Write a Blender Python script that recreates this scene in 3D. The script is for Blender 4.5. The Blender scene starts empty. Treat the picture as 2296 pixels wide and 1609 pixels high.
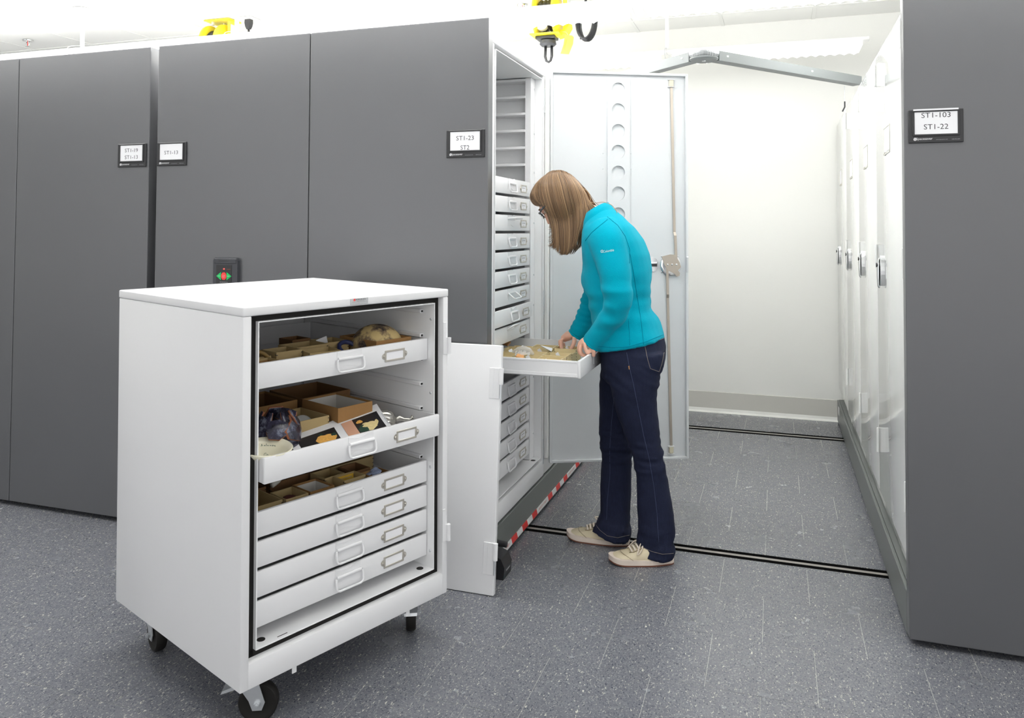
import bpy, bmesh, math, random
from math import sin, cos, pi, radians, sqrt
from mathutils import Vector, Matrix, noise
from mathutils.bvhtree import BVHTree
random.seed(7)
S = bpy.context.scene
COL = S.collection
V = Vector

# ------------------------------------------------------------------ camera
FPX, YAW, PITCH, ROLL, CY, CX = 1753.05, radians(18.5293), radians(1.76704), radians(-0.244131), 459.856, 1152.174
IW, IH = 2296, 1609
EYE = V((0, 0, 1.30))
def cam_axes():
    f = V((-sin(YAW), cos(YAW), 0)); r = V((cos(YAW), sin(YAW), 0)); d = V((0, 0, -1))
    f2 = f * cos(PITCH) - d * sin(PITCH); d2 = d * cos(PITCH) + f * sin(PITCH)
    return r * cos(ROLL) + d2 * sin(ROLL), d2 * cos(ROLL) - r * sin(ROLL), f2
CR, CD, CF = cam_axes()
cd = bpy.data.cameras.new('camera'); cam = bpy.data.objects.new('camera', cd); COL.objects.link(cam)
m3 = Matrix((CR, -CD, -CF)).transposed()
cam.matrix_world = Matrix.Translation(EYE) @ m3.to_4x4()
cd.sensor_fit = 'HORIZONTAL'; cd.sensor_width = 36; cd.lens = FPX / IW * 36
cd.shift_x = (IW / 2 - CX) / IW; cd.shift_y = (CY - IH / 2) / IW
cd.clip_start = .05; cd.clip_end = 60
S.camera = cam
# ------------------------------------------------------------------ world, lamps, exposure
w = bpy.data.worlds.new('World'); S.world = w; w.use_nodes = True
w.node_tree.nodes['Background'].inputs[0].default_value = (1, 1, 1, 1)
w.node_tree.nodes['Background'].inputs[1].default_value = 1.2  # even white fill light entering where no walls are built
LAMP = 5.4                                   # emission of the strip-light diffusers
S.view_settings.view_transform = 'Standard'; S.view_settings.look = 'None'
S.view_settings.exposure = 0.22; S.view_settings.gamma = 1; S.view_settings.use_curve_mapping = False
S.cycles.use_denoising = True
S.cycles.max_bounces = 8; S.cycles.diffuse_bounces = 5; S.cycles.glossy_bounces = 4
S.cycles.sample_clamp_indirect = 6

# a measured picture direction meets a real plane: used to read real positions off the survey of the room
def ray(px, py): return (CR * ((px - CX) / FPX) + CD * ((py - CY) / FPX) + CF)
def on(px, py, ax, val):
    d = ray(px, py); i = 'XYZ'.index(ax); t = (val - EYE[i]) / d[i]; return EYE + d * t
def onp(px, py, P, n):
    d = ray(px, py); t = (P - EYE).dot(n) / d.dot(n); return EYE + d * t

# ------------------------------------------------------------------ materials
def lin(c):
    return tuple(((x / 12.92) if x <= .04045 else ((x + .055) / 1.055) ** 2.4) for x in c)
def srgb(r, g, b): return lin((r / 255, g / 255, b / 255))
MATS = {}
def mat(name, col, rough=.5, metal=0., coat=0., emit=0., spec=.5, sheen=0., noise_amt=0., noise_scale=20., bump=0., bump_scale=60., stretch=(1, 1, 1), trans=0., alpha=1.):
    m = bpy.data.materials.new(name); m.use_nodes = True
    nt = m.node_tree; b = nt.nodes['Principled BSDF']
    b.inputs['Base Color'].default_value = (*col, 1); b.inputs['Roughness'].default_value = rough
    b.inputs['Metallic'].default_value = metal; b.inputs['Coat Weight'].default_value = coat
    b.inputs['Specular IOR Level'].default_value = spec
    b.inputs['Sheen Weight'].default_value = sheen
    b.inputs['Transmission Weight'].default_value = trans; b.inputs['Alpha'].default_value = alpha
    if emit:
        b.inputs['Emission Color'].default_value = (*col, 1); b.inputs['Emission Strength'].default_value = emit
    if noise_amt or bump:
        tc = nt.nodes.new('ShaderNodeTexCoord'); mp = nt.nodes.new('ShaderNodeMapping'); mp.inputs['Scale'].default_value = stretch
        nt.links.new(tc.outputs['Object'], mp.inputs[0])
    if noise_amt:
        n = nt.nodes.new('ShaderNodeTexNoise'); n.inputs['Scale'].default_value = noise_scale; n.inputs['Detail'].default_value = 5
        nt.links.new(mp.outputs[0], n.inputs['Vector'])
        mx = nt.nodes.new('ShaderNodeMix'); mx.data_type = 'RGBA'
        mx.inputs[6].default_value = (*[c * (1 - noise_amt) for c in col], 1); mx.inputs[7].default_value = (*[min(1, c * (1 + noise_amt)) for c in col], 1)
        nt.links.new(n.outputs['Fac'], mx.inputs[0]); nt.links.new(mx.outputs[2], b.inputs['Base Color'])
    if bump:
        n2 = nt.nodes.new('ShaderNodeTexNoise'); n2.inputs['Scale'].default_value = bump_scale; n2.inputs['Detail'].default_value = 4
        nt.links.new(mp.outputs[0], n2.inputs['Vector'])
        bp = nt.nodes.new('ShaderNodeBump'); bp.inputs['Strength'].default_value = bump; bp.inputs['Distance'].default_value = .004
        nt.links.new(n2.outputs['Fac'], bp.inputs['Height']); nt.links.new(bp.outputs[0], b.inputs['Normal'])
    MATS[name] = m
    return m
WHITE = mat('white enamel', (.80, .80, .81), .32, coat=.15)
GLOSSW = mat('glossy white enamel', (.84, .845, .83), .12, coat=.6)
INNER = mat('pale grey enamel', (.87, .875, .88), .4)
GREY = mat('charcoal laminate', (.080, .082, .088), .33, spec=1.0, noise_amt=.05, noise_scale=3, bump=.03, bump_scale=900)
GREYEDGE = mat('charcoal laminate edge', (.20, .21, .21), .4)
KICK = mat('grey kick plate paint', (.13, .14, .135), .38)
BLACK = mat('black rubber', (.012, .011, .010), .6, spec=.25)
BLACKP = mat('black plastic', (.018, .018, .02), .35)
DGREYP = mat('dark grey plastic', (.045, .047, .055), .4)
SHEETW = mat('white paper', (.86, .86, .88), .7)
INK = mat('printed ink', (.03, .03, .035), .7)
INKG = mat('grey printed ink', (.35, .36, .38), .7)
SILK = mat('white printed ink', (.72, .72, .74), .6)
NICKEL = mat('satin nickel', (.52, .49, .44), .38, metal=.55)
STEEL = mat('bright zinc steel', (.62, .64, .66), .3, metal=.75)
CHROME = mat('chrome', (.75, .76, .77), .12, metal=1)
BARST = mat('bare steel bar', (.46, .41, .35), .35, metal=.7)
CREAMP = mat('cream plastic', (.68, .63, .48), .5)
RED = mat('red tape', srgb(214, 50, 45), .45)
TAPEW = mat('white tape', (.78, .79, .78), .4)
REDTXT = mat('red printed ink', srgb(196, 84, 80), .5)
YELLOW = mat('yellow enamel', srgb(236, 216, 52), .35)
TAGY = mat('yellow card', srgb(240, 214, 70), .6)
GREENB = mat('green button', srgb(0, 190, 95), .4)
REDB = mat('red button', srgb(236, 62, 58), .4)
LED = mat('lit red led', (1, .06, .05), .4, emit=1.6)
WALL = mat('off white wall paint', (.81, .81, .78), .75, bump=.05, bump_scale=300)
CEIL = mat('white ceiling tile', (.88, .88, .86), .85, bump=.15, bump_scale=260)
CEILBAR = mat('white ceiling bar', (.84, .84, .82), .5)
COVE = mat('warm grey vinyl baseboard', (.58, .57, .53), .45)
COVEL = mat('white baseboard toe', (.78, .78, .75), .4)
RAILM = mat('worn steel rail', (.26, .24, .225), .5, metal=.2)
GROOVE = mat('black groove', (.004, .004, .004), .8, spec=0)
ARMM = mat('grey arm paint', (.21, .225, .225), .45)
KRAFT = mat('brown box board', srgb(150, 112, 66), .8, noise_amt=.10, noise_scale=30)
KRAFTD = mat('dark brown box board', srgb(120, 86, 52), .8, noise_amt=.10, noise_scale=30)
BOARD = mat('cream box board', srgb(214, 196, 152), .8, noise_amt=.06, noise_scale=30)
LINING = mat('white box lining', (.62, .60, .56), .8)
LAMPM = mat('lit lamp diffuser', (1, 1, .985), .5, emit=LAMP)
LAMPW = mat('lit lamp reflector wing', (1, 1, .985), .5, emit=1.0)
LAMPT = mat('lit lamp over the end panels', (1, 1, .985), .5, emit=5)
LAMPTB = mat('lit lamp louvre over the end panels', (1, 1, .985), .5, emit=22)
LAMPN = mat('lit lamp near row', (1, 1, .985), .5, emit=14)
LAMPNB = mat('lit lamp louvre near row', (1, 1, .985), .5, emit=2.2)
LAMPR = mat('lit lamp added rear rows', (1, 1, .985), .5, emit=1.5)  # dim emission for the added fill rows
LAMPA = mat('lit lamp bright louvre', (1, 1, .985), .5, emit=19)
LAMPB = mat('lit lamp louvre', (1, 1, .985), .5, emit=1.0)
DOORM = mat('blue grey enamel', (.66, .68, .695), .3, coat=.1)
LAMPH = mat('white lamp housing', (.86, .86, .85), .4)
POLY = mat('clear plastic bag', (.80, .80, .80), .2, alpha=.42)
BOARD2 = mat('shaded cream box board', srgb(170, 148, 104), .8, noise_amt=.06, noise_scale=30)  # cream board darkened in colour for the shade inside the cart drawers
FOAM = mat('white foam sheet', (.80, .82, .80), .9, noise_amt=.12, noise_scale=160)

# ------------------------------------------------------------------ mesh builder
class MB:
    def __init__(s): s.bm = bmesh.new()
    def box(s, lo, hi, bev=0., seg=1, M=None):
        lo, hi = V(lo), V(hi); c = (lo + hi) / 2; d = hi - lo
        r = bmesh.ops.create_cube(s.bm, size=1, matrix=Matrix.Translation(c) @ Matrix.Diagonal((abs(d.x), abs(d.y), abs(d.z), 1)))
        vs = r['verts']
        if bev:
            es = {e for v in vs for e in v.link_edges}
            r2 = bmesh.ops.bevel(s.bm, geom=list(es), offset=bev, segments=seg, profile=.5, affect='EDGES')
            vs = list({v for f in r2['faces'] for v in f.verts} | {v for v in vs if v.is_valid})
        if M is not None: bmesh.ops.transform(s.bm, matrix=M, verts=vs)
        return s
    def face(s, pts):
        s.bm.faces.new([s.bm.verts.new(V(p)) for p in pts]); return s
    def prism(s, pts, ext):
        ext = V(ext); a = [s.bm.verts.new(V(p)) for p in pts]; b = [s.bm.verts.new(V(p) + ext) for p in pts]
        n = len(pts); s.bm.faces.new(a); s.bm.faces.new(b[::-1])
        for i in range(n): s.bm.faces.new((a[i], b[i], b[(i + 1) % n], a[(i + 1) % n]))
        return s
    def loft(s, rings, cap=True, closed=False):
        R = [[s.bm.verts.new(V(p)) for p in r] for r in rings]; n = len(R[0])
        k = len(R)
        for i in range(k if closed else k - 1):
            A, B = R[i], R[(i + 1) % k]
            for j in range(n): s.bm.faces.new((A[j], A[(j + 1) % n], B[(j + 1) % n], B[j]))
        if cap and not closed: s.bm.faces.new(R[0][::-1]); s.bm.faces.new(R[-1])
        return s
    def tube(s, path, r, n=8, cap=True, closed=False, flat=1., ref=None):
        P = [V(p) for p in path]; k = len(P); rings = []; prev = None
        for i in range(k):
            if closed: t = P[(i + 1) % k] - P[i - 1]
            else: t = P[min(i + 1, k - 1)] - P[max(i - 1, 0)]
            if t.length < 1e-9: t = V((0, 0, 1))
            t.normalize()
            if prev is None:
                a = V(ref) if ref is not None else (V((0, 0, 1)) if abs(t.z) < .9 else V((1, 0, 0)))
            else: a = prev
            a = (a - t * a.dot(t))
            if a.length < 1e-6: a = t.orthogonal()
            a.normalize(); prev = a; b = t.cross(a)
            rr = r[i] if isinstance(r, (list, tuple)) else r
            rings.append([P[i] + a * (rr * cos(2 * pi * j / n)) + b * (rr * flat * sin(2 * pi * j / n)) for j in range(n)])
        return s.loft(rings, cap, closed)
    def cyl(s, p0, p1, r0, r1=None, n=16):
        return s.tube([p0, p1], [r0, r0 if r1 is None else r1], n)
    def sphere(s, c, r, nu=16, nv=10, M=None):
        r = (r, r, r) if isinstance(r, (int, float)) else r
        q = bmesh.ops.create_uvsphere(s.bm, u_segments=nu, v_segments=nv, radius=1)
        T = Matrix.Translation(V(c)) @ (M or Matrix.Identity(4)) @ Matrix.Diagonal((*r, 1))
        bmesh.ops.transform(s.bm, matrix=T, verts=q['verts']); return s
    def lathe(s, prof, c=(0, 0, 0), n=32, M=None, cap=True):
        c = V(c); T = (M or Matrix.Identity(4))
        rings = [[c + (T @ V((r * cos(2 * pi * j / n), r * sin(2 * pi * j / n), z))) for j in range(n)] for r, z in prof]
        return s.loft(rings, cap)
    def xf(s, M): bmesh.ops.transform(s.bm, matrix=M, verts=s.bm.verts[:]); return s
    def mesh(s, name, m, smooth=None):
        bmesh.ops.recalc_face_normals(s.bm, faces=s.bm.faces[:])
        me = bpy.data.meshes.new(name); s.bm.to_mesh(me); s.bm.free()
        if m: me.materials.append(m)
        if smooth:
            me.polygons.foreach_set('use_smooth', [True] * len(me.polygons))
            if smooth is not True: me.set_sharp_from_angle(angle=radians(smooth))
        return me
    def build(s, name, m, parent=None, smooth=None, M=None):
        return put(name, s.mesh(name, m, smooth), parent, M)
def put(name, me, parent=None, M=None):
    o = bpy.data.objects.new(name, me); COL.objects.link(o)
    if parent is not None: o.parent = parent
    if M is not None: o.matrix_basis = M
    return o
def tag(o, label, cat, group=None):
    o['label'] = label; o['category'] = cat
    if group: o['group'] = group
    return o
def thing(name, label, cat, M=None, group=None):
    o = bpy.data.objects.new(name, None); COL.objects.link(o); o.empty_display_size = .1
    if M is not None: o.matrix_basis = M
    return tag(o, label, cat, group)
def struct(o): o['kind'] = 'structure'; return o
def T(x, y, z): return Matrix.Translation((x, y, z))
def kids(o): return list(o.children)
def dup(o, parent=None, M=None):
    c = o.copy(); COL.objects.link(c)
    if parent is not None: c.parent = parent
    if M is not None: c.matrix_basis = M
    for ch in kids(o): dup(ch, c)
    return c
def text(s, m, parent, M, wd=None, ht=None, name='lettering', align='CENTER', bold=0.):
    """flat letters fitted to a width and cap height, centred on M's origin in its XY plane"""
    cu = bpy.data.curves.new('t', 'FONT'); cu.body = s; cu.size = 1; cu.extrude = 0; cu.resolution_u = 3; cu.offset = bold
    o = bpy.data.objects.new('t', cu); COL.objects.link(o)
    me = bpy.data.meshes.new_from_object(o.evaluated_get(bpy.context.evaluated_depsgraph_get()))
    bpy.data.objects.remove(o); bpy.data.curves.remove(cu)
    xs = [v.co.x for v in me.vertices]; ys = [v.co.y for v in me.vertices]
    x0, x1, y0, y1 = min(xs), max(xs), min(ys), max(ys)
    sx = wd / (x1 - x0) if wd else None; sy = ht / (y1 - y0) if ht else None
    sx = sx or sy; sy = sy or sx
    for v in me.vertices: v.co = V(((v.co.x - (x0 + x1) / 2) * sx, (v.co.y - (y0 + y1) / 2) * sy, 0))
    me.transform(M); me.name = name; me.materials.append(m)
    return put(name, me, parent)
# ------------------------------------------------------------------ floor
def floor_mat():
    m = bpy.data.materials.new('speckled blue grey floor tile'); m.use_nodes = True; nt = m.node_tree; N = nt.nodes.new; L = nt.links.new
    b = nt.nodes['Principled BSDF']; b.inputs['Roughness'].default_value = .24; b.inputs['Specular IOR Level'].default_value = .5
    geo = N('ShaderNodeNewGeometry'); oi = N('ShaderNodeObjectInfo')
    off = N('ShaderNodeVectorMath'); off.operation = 'MULTIPLY_ADD'; off.inputs[1].default_value = (3.1, 7.7, 0)
    cmb = N('ShaderNodeCombineXYZ'); L(oi.outputs['Random'], cmb.inputs[0]); L(oi.outputs['Random'], cmb.inputs[1])
    L(cmb.outputs[0], off.inputs[0]); L(geo.outputs['Position'], off.inputs[2])
    def noise_(scale, vec, detail=2, dist=0.):
        n = N('ShaderNodeTexNoise'); n.inputs['Scale'].default_value = scale; n.inputs['Detail'].default_value = detail; n.inputs['Distortion'].default_value = dist
        L(vec, n.inputs['Vector']); return n.outputs['Fac']
    def ramp(fac, a, b_):
        r = N('ShaderNodeMapRange'); r.inputs[1].default_value = a; r.inputs[2].default_value = b_; L(fac, r.inputs[0]); return r.outputs[0]
    def mix(fac, c1, c2):
        x = N('ShaderNodeMix'); x.data_type = 'RGBA'; L(fac, x.inputs[0])
        for i, c in ((6, c1), (7, c2)):
            if isinstance(c, tuple): x.inputs[i].default_value = (*c, 1)
            else: L(c, x.inputs[i])
        return x.outputs[2]
    mp = N('ShaderNodeMapping'); mp.inputs['Scale'].default_value = (1, .45, 1); mp.inputs['Rotation'].default_value = (0, 0, .5); L(off.outputs[0], mp.inputs[0])
    mp2 = N('ShaderNodeMapping'); mp2.inputs['Scale'].default_value = (.6, 1, 1); mp2.inputs['Rotation'].default_value = (0, 0, -.4); L(off.outputs[0], mp2.inputs[0])
    c = mix(noise_(30, off.outputs[0], 4), (.098, .103, .122), (.165, .170, .188))
    c = mix(ramp(noise_(230, mp.outputs[0], 3, .6), .58, .64), c, (.05, .055, .075))
    c = mix(ramp(noise_(260, mp2.outputs[0], 3, .6), .60, .66), c, (.29, .29, .30))
    c = mix(ramp(noise_(190, mp.outputs[0], 3, .9), .63, .68), c, (.50, .48, .42))
    L(c, b.inputs['Base Color'])
    r = N('ShaderNodeMapRange'); r.inputs[3].default_value = .17; r.inputs[4].default_value = .33; L(noise_(9, geo.outputs['Position'], 4), r.inputs[0]); L(r.outputs[0], b.inputs['Roughness'])
    return m
FLOORM = floor_mat()
SEAMM = mat('pale floor seam', (.40, .40, .36), .6)
RX0, RX1, RY0, RY1, RZ = -9.0, 6.0, -3.6, 5.80, 2.775
fl = struct(MB().box((RX0, RY0, -.12), (RX1, RY1, -.0006)).build('floor', SEAMM))
TR = [(3.261, 3.333), (5.264, 5.358)]         # the two rail slots across the aisle
TS = .3055; Y00 = 2.939; X00 = -.965
tile_mesh = {}
def tile(x0, x1, y0, y1):
    g = .0006; wx, wy = round(x1 - x0, 4), round(y1 - y0, 4)
    if (wx, wy) not in tile_mesh:
        tile_mesh[(wx, wy)] = MB().box((g, g, -.003), (wx - g, wy - g, 0)).mesh('floor_tile', FLOORM)
    put('floor_tile', tile_mesh[(wx, wy)], fl, T(x0, y0, 0))
def seen(x0, x1, y0, y1):
    if x1 < -4.1 or x0 > 1.5: return False
    if y1 <= 2.76: return y1 > 1.45 + .13 * x0
    if y0 > 2.75: return x1 > -1.12 and x0 < .5
    return True
r = -6
while Y00 + r * TS < RY1:
    ya, yb = Y00 + r * TS, min(RY1, Y00 + (r + 1) * TS)
    offx = 0 if r % 2 else TS / 2
    for c in range(-13, 10):
        xa = X00 + offx + c * TS; xb = xa + TS
        if not seen(xa, xb, ya, yb): continue
        segs = [(ya, yb)]
        for t0, t1 in TR:
            n = []
            for a, b in segs:
                if t1 <= a or t0 >= b: n.append((a, b)); continue
                if t0 - a > .004: n.append((a, t0))
                if b - t1 > .004: n.append((t1, b))
            segs = n
        for a, b in segs: tile(xa, xb, a, b)
    r += 1
# the parts of the floor nobody sees the joints of: under the carriages and behind the viewpoint
YS = Y00 - 6 * TS
for x0, x1, y0, y1 in ((RX0, RX1, RY0, YS), (RX0, -4.1, YS, RY1), (1.5, RX1, YS, RY1), (-4.1, -1.13, 3.25, RY1), (.72, 1.5, 3.25, RY1)):
    MB().box((x0, y0, -.003), (x1, y1, 0)).build('floor_field', FLOORM, fl)
for k, (t0, t1) in enumerate(TR):
    t = thing('floor_rail', ('twin slotted steel rail set flush in the floor under the shoes', 'twin slotted steel rail set in the floor by the far wall')[k], 'rail', T(0, (t0 + t1) / 2, 0), 'carriage rails in the floor')
    h = (t1 - t0) / 2
    MB().box((-1.2, -h, -.0029), (.75, -h * .26, -.0002)).build('groove', GROOVE, t)
    MB().box((-1.2, h * .26, -.0029), (.75, h, -.0002)).build('groove', GROOVE, t)
    MB().box((-1.2, -h * .26, -.0029), (.75, h * .26, .0006), .001).build('rail_head', RAILM, t)
# ------------------------------------------------------------------ walls, ceiling
wb = struct(MB().box((RX0, RY1, 0), (RX1, RY1 + .12, RZ + .1)).build('wall_back', WALL))
struct(MB().box((RX0 - .12, RY0, 0), (RX0, RY1, RZ + .1)).build('wall_left', WALL))
bb = struct(MB().prism([(RX0, 5.80, .146), (RX0, 5.7945, .144), (RX0, 5.793, .03), (RX0, 5.80, .03)], (RX1 - RX0, 0, 0)).build('baseboard_back', COVE))
MB().prism([(RX0, 5.8, .030), (RX0, 5.793, .030), (RX0, 5.788, .012), (RX0, 5.775, .002), (RX0, 5.775, 0), (RX0, 5.8, 0)], (RX1 - RX0, 0, 0)).build('baseboard_toe', COVEL, bb)
ce = struct(MB().box((RX0, RY0, RZ + .012), (RX1, RY1, RZ + .1)).build('ceiling', CEIL))
GX, GY, GS = -.356, 5.478, .61
ctm = {}
xs = [GX + GS * k for k in range(-14, 4)]
ys = [GY + GS * k for k in range(-5, 1)] + [RY1]
for i in range(len(xs) - 1):
    for j in range(len(ys) - 1):
        wx, wy = round(GS - .022, 4), round(ys[j + 1] - ys[j] - (.022 if ys[j + 1] < RY1 else .011), 4)
        if (wx, wy) not in ctm: ctm[(wx, wy)] = MB().box((0, 0, .004), (wx, wy, .0115), .002).mesh('ceiling_tile', CEIL)
        put('ceiling_tile', ctm[(wx, wy)], ce, T(xs[i] + .011, ys[j] + .011, RZ))
for x in xs: MB().box((x - .012, ys[0], RZ), (x + .012, RY1, RZ + .006)).build('ceiling_bar', CEILBAR, ce)
for y in ys[:-1]: MB().box((xs[0], y - .012, RZ - .0002), (xs[-1], y + .012, RZ + .0058)).build('ceiling_bar', CEILBAR, ce)
MB().box((RX0, RY0, RZ + .004), (RX1, ys[0] - .012, RZ + .0115)).build('ceiling_field', CEIL, ce)
# ------------------------------------------------------------------ strip lights
ZF = 2.43
def fixture_parts(Lx):
    hz = MB().box((0, -.035, .058), (Lx, .035, .080), .004)
    prof = [(-.036, .072), (-.075, .063), (-.105, .043), (-.118, .020), (-.118, .010), (.118, .010), (.118, .020), (.105, .043), (.075, .063), (.036, .072)]
    df = MB().loft([[(x, p[0], p[1]) for p in prof] for x in (.05, Lx - .05)])
    # scalloped perforated lips along both lower edges
    def lip(y):
        m = MB(); n = int(Lx / .0155); pts = []
        for i in range(n + 1):
            x = .05 + (Lx - .10) * i / n; k = i % 4
            pts.append((x, (.012, .007, 0, .007)[k]))
        top = [(Lx - .05, y, .022), (.05, y, .022)]
        m.prism([(x, y, z) for x, z in pts] + top, (0, .003 if y > 0 else -.003, 0)); return m
    return hz, df, lip(-.1185), lip(.1185)
def fixture(x0, Y, Lx, label, group=None):
    t = thing('strip_light', label, 'ceiling light', T(x0, Y, ZF), group)
    hz, df, l1, l2 = fixture_parts(Lx)
    hz.build('housing', LAMPH, t); d_ = df.build('diffuser', LAMPW if Y > 5 else LAMPM if Y > 3.5 else LAMPT if Y > 2 and x0 < -.8 else LAMPN if Y > 2 else LAMPN if Y > 1 else LAMPR, t, 40)
    if Y > 1:
        d_.data.materials.append(LAMPB if Y > 5 else LAMPA if Y > 3.5 else LAMPTB if Y > 2 and x0 < -.8 else LAMPNB)
        for p in d_.data.polygons:
            if p.normal.z < -.7: p.material_index = 1
    l1.build('lip', LAMPW, t); l2.build('lip', LAMPW, t)
    ring = [(0, .121 * sin(a), .043 - .048 * cos(a)) for a in [pi * 2 * i / 28 for i in range(28)]]
    MB().tube(ring, .0018, 5, closed=True).build('wire_loop', STEEL, t)
    MB().cyl((0, 0, .079), (0, 0, RZ - ZF - .012), .0135).build('hanging_rod', LAMPH, t, 40)
    MB().lathe([(.012, -.016), (.014, -.012), (.062, -.003), (.065, 0)], (0, 0, RZ - ZF - .0005)).build('canopy', LAMPH, t, 40)
    return t
J = lambda k: -.69 + 1.25 * k
rowA = {-5: 'strip light at the picture edge above the far left grey panels', -4: 'strip light hanging from the rod with round canopy beside the sprinkler',
        -3: 'strip light passing in front of the small yellow reel', -2: 'strip light over the near corner of the wide grey end panel', -1: 'large bright strip light crossing in front of the hanging yellow reel', 0: 'bright strip light over the aisle at the top right'}
for k, l in rowA.items(): fixture(J(k), 4.05, 1.25, 'glowing white ' + l, 'strip lights hung from the ceiling')
rowB = {-2: 'strip light above the open cabinet door by the back wall', -1: 'strip light behind the bent grey cable arm', 0: 'strip light meeting the top of the right cabinets'}
for k, l in rowB.items(): fixture(J(k), 5.30, 1.25, 'glowing white ' + l, 'strip lights hung from the ceiling')
fixture(J(-3), 2.8, 1.25, 'glowing white strip light directly above the grey end panels, just out of the picture', 'strip lights hung from the ceiling')
fixture(J(-2), 2.8, 2.5, 'glowing white strip light directly above the grey end panels, just out of the picture', 'strip lights hung from the ceiling')
fixture(J(-4), 2.8, 1.25, 'glowing white strip light whose lip shows at the upper left corner', 'strip lights hung from the ceiling')
for Y in (-3.1, -2.2, -.95, 1.55):  # unseen rows behind the viewpoint are added as fill light
    fixture(J(-5), Y, 5.0, 'glowing white strip light in the unseen rows over the near floor', 'strip lights over the near floor')
    fixture(J(-1), Y, 6.25, 'glowing white strip light in the unseen rows over the near floor', 'strip lights over the near floor')
fixture(J(0), 2.8, 2.5, 'glowing white strip light directly above the grey end panels, just out of the picture', 'strip lights hung from the ceiling')
# ------------------------------------------------------------------ carriages
Y0 = 2.76; KT = .155
def carriage(name, label, x0, x1, seam, ylen, aisle, back):
    """grey mobile carriage: end panels, deck, kick plates; aisle = list of sides that face the open aisle"""
    t = thing(name, label, 'storage carriage', T(x0, Y0, 0), 'mobile storage carriages')
    xs_ = [0] + ([seam - x0] if seam else []) + [x1 - x0]
    for a, b in zip(xs_[:-1], xs_[1:]):
        g0 = 0 if a == 0 else .0015; g1 = 0 if b == x1 - x0 else .0015
        p = MB().box((a + g0, 0, .020), (b - g1, .052, 2.104), .0035, 2).build('end_panel', GREY, t)
    MB().box((.012, .060, .030), (x1 - x0 - .012, ylen, KT - .004)).build('deck', KICK, t)
    MB().box((.010, .055, .004), (x1 - x0 - .010, .075, .030)).build('painted_gap_shade', BLACK, t)  # black strip standing in for the shade in the gap under the panels
    if back: MB().box((back[0] - x0, .056, KT), (back[1] - x0, ylen, 2.06), .003).build('unseen_cabinet_block', WHITE, t)  # plain block for the unseen cabinets, added to stop light from behind
    for s in aisle:
        x = x1 - x0 if s > 0 else 0
        MB().box((x - .012 if s > 0 else 0, .052, .012), (x if s > 0 else .012, ylen, KT - .006), .002).build('kick_plate', KICK, t)
    return t
XC0, XC1, XR = -2.587, -1.029, .390
cl = carriage('storage_carriage', 'grey carriage end at the far left carrying the ST1-19 sign', -4.19, -2.630, -3.413, 3.0, [], (-4.17, -2.650))
cc = carriage('storage_carriage', 'wide grey carriage with the ST1-13 sign, the push-button panel and an open cabinet', XC0, XC1, -1.811, 3.0, [1], (-2.567, -1.79))
cr = carriage('storage_carriage', 'grey carriage at the right with the ST1-103 sign', XR, XR + 1.556, None, 3.03, [-1], (1.165, 1.926))
# red and white safety strip along the foot of the open cabinet's carriage
x = XC1 - XC0
ss = thing('safety_strip', 'red and white safety strip along the foot of the open cabinet carriage', 'strip', T(XC1, 0, 0))
MB().box((.0005, 2.83, .014), (.0035, 5.75, .0175)).build('strip_backing', BLACKP, ss)
y = 2.865; per = [('w', .182), ('r', .0705), ('w', .0715), ('r', .0705), ('w', .0715), ('r', .0705)]; i = 0; strip_txt = None
while y < 5.7:
    c, l = per[i % 6]; sl = .016
    MB().prism([(.0005, y, .045), (.0005, y + l, .045), (.0005, y + l + sl, .0178), (.0005, y + sl, .0178)], (.0025, 0, 0)).build('strip_block', TAPEW if c == 'w' else RED, ss)
    if l > .1:
        Mt = T(.0034, y + l / 2 + sl / 2 - .004, .0325) @ Matrix.Rotation(pi / 2, 4, 'Z') @ Matrix.Rotation(pi / 2, 4, 'X')
        if strip_txt is None:
            strip_txt = text('SAFETY STRIP', REDTXT, ss, Matrix.Rotation(pi / 2, 4, 'Z') @ Matrix.Rotation(pi / 2, 4, 'X'), .125, .010); strip_txt.matrix_basis = T(.0034, y + l / 2 + sl / 2 - .004, .0325)
        else: dup(strip_txt, ss, T(.0034, y + l / 2 + sl / 2 - .004, .0325))
    y += l; i += 1
# small grey sensor tab showing on the far end of the right kick plate
MB().box((-.002, 2.86, .075), (.0002, 2.93, .125), .0005).build('kick_plate_tab', TAPEW, cr)
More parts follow.
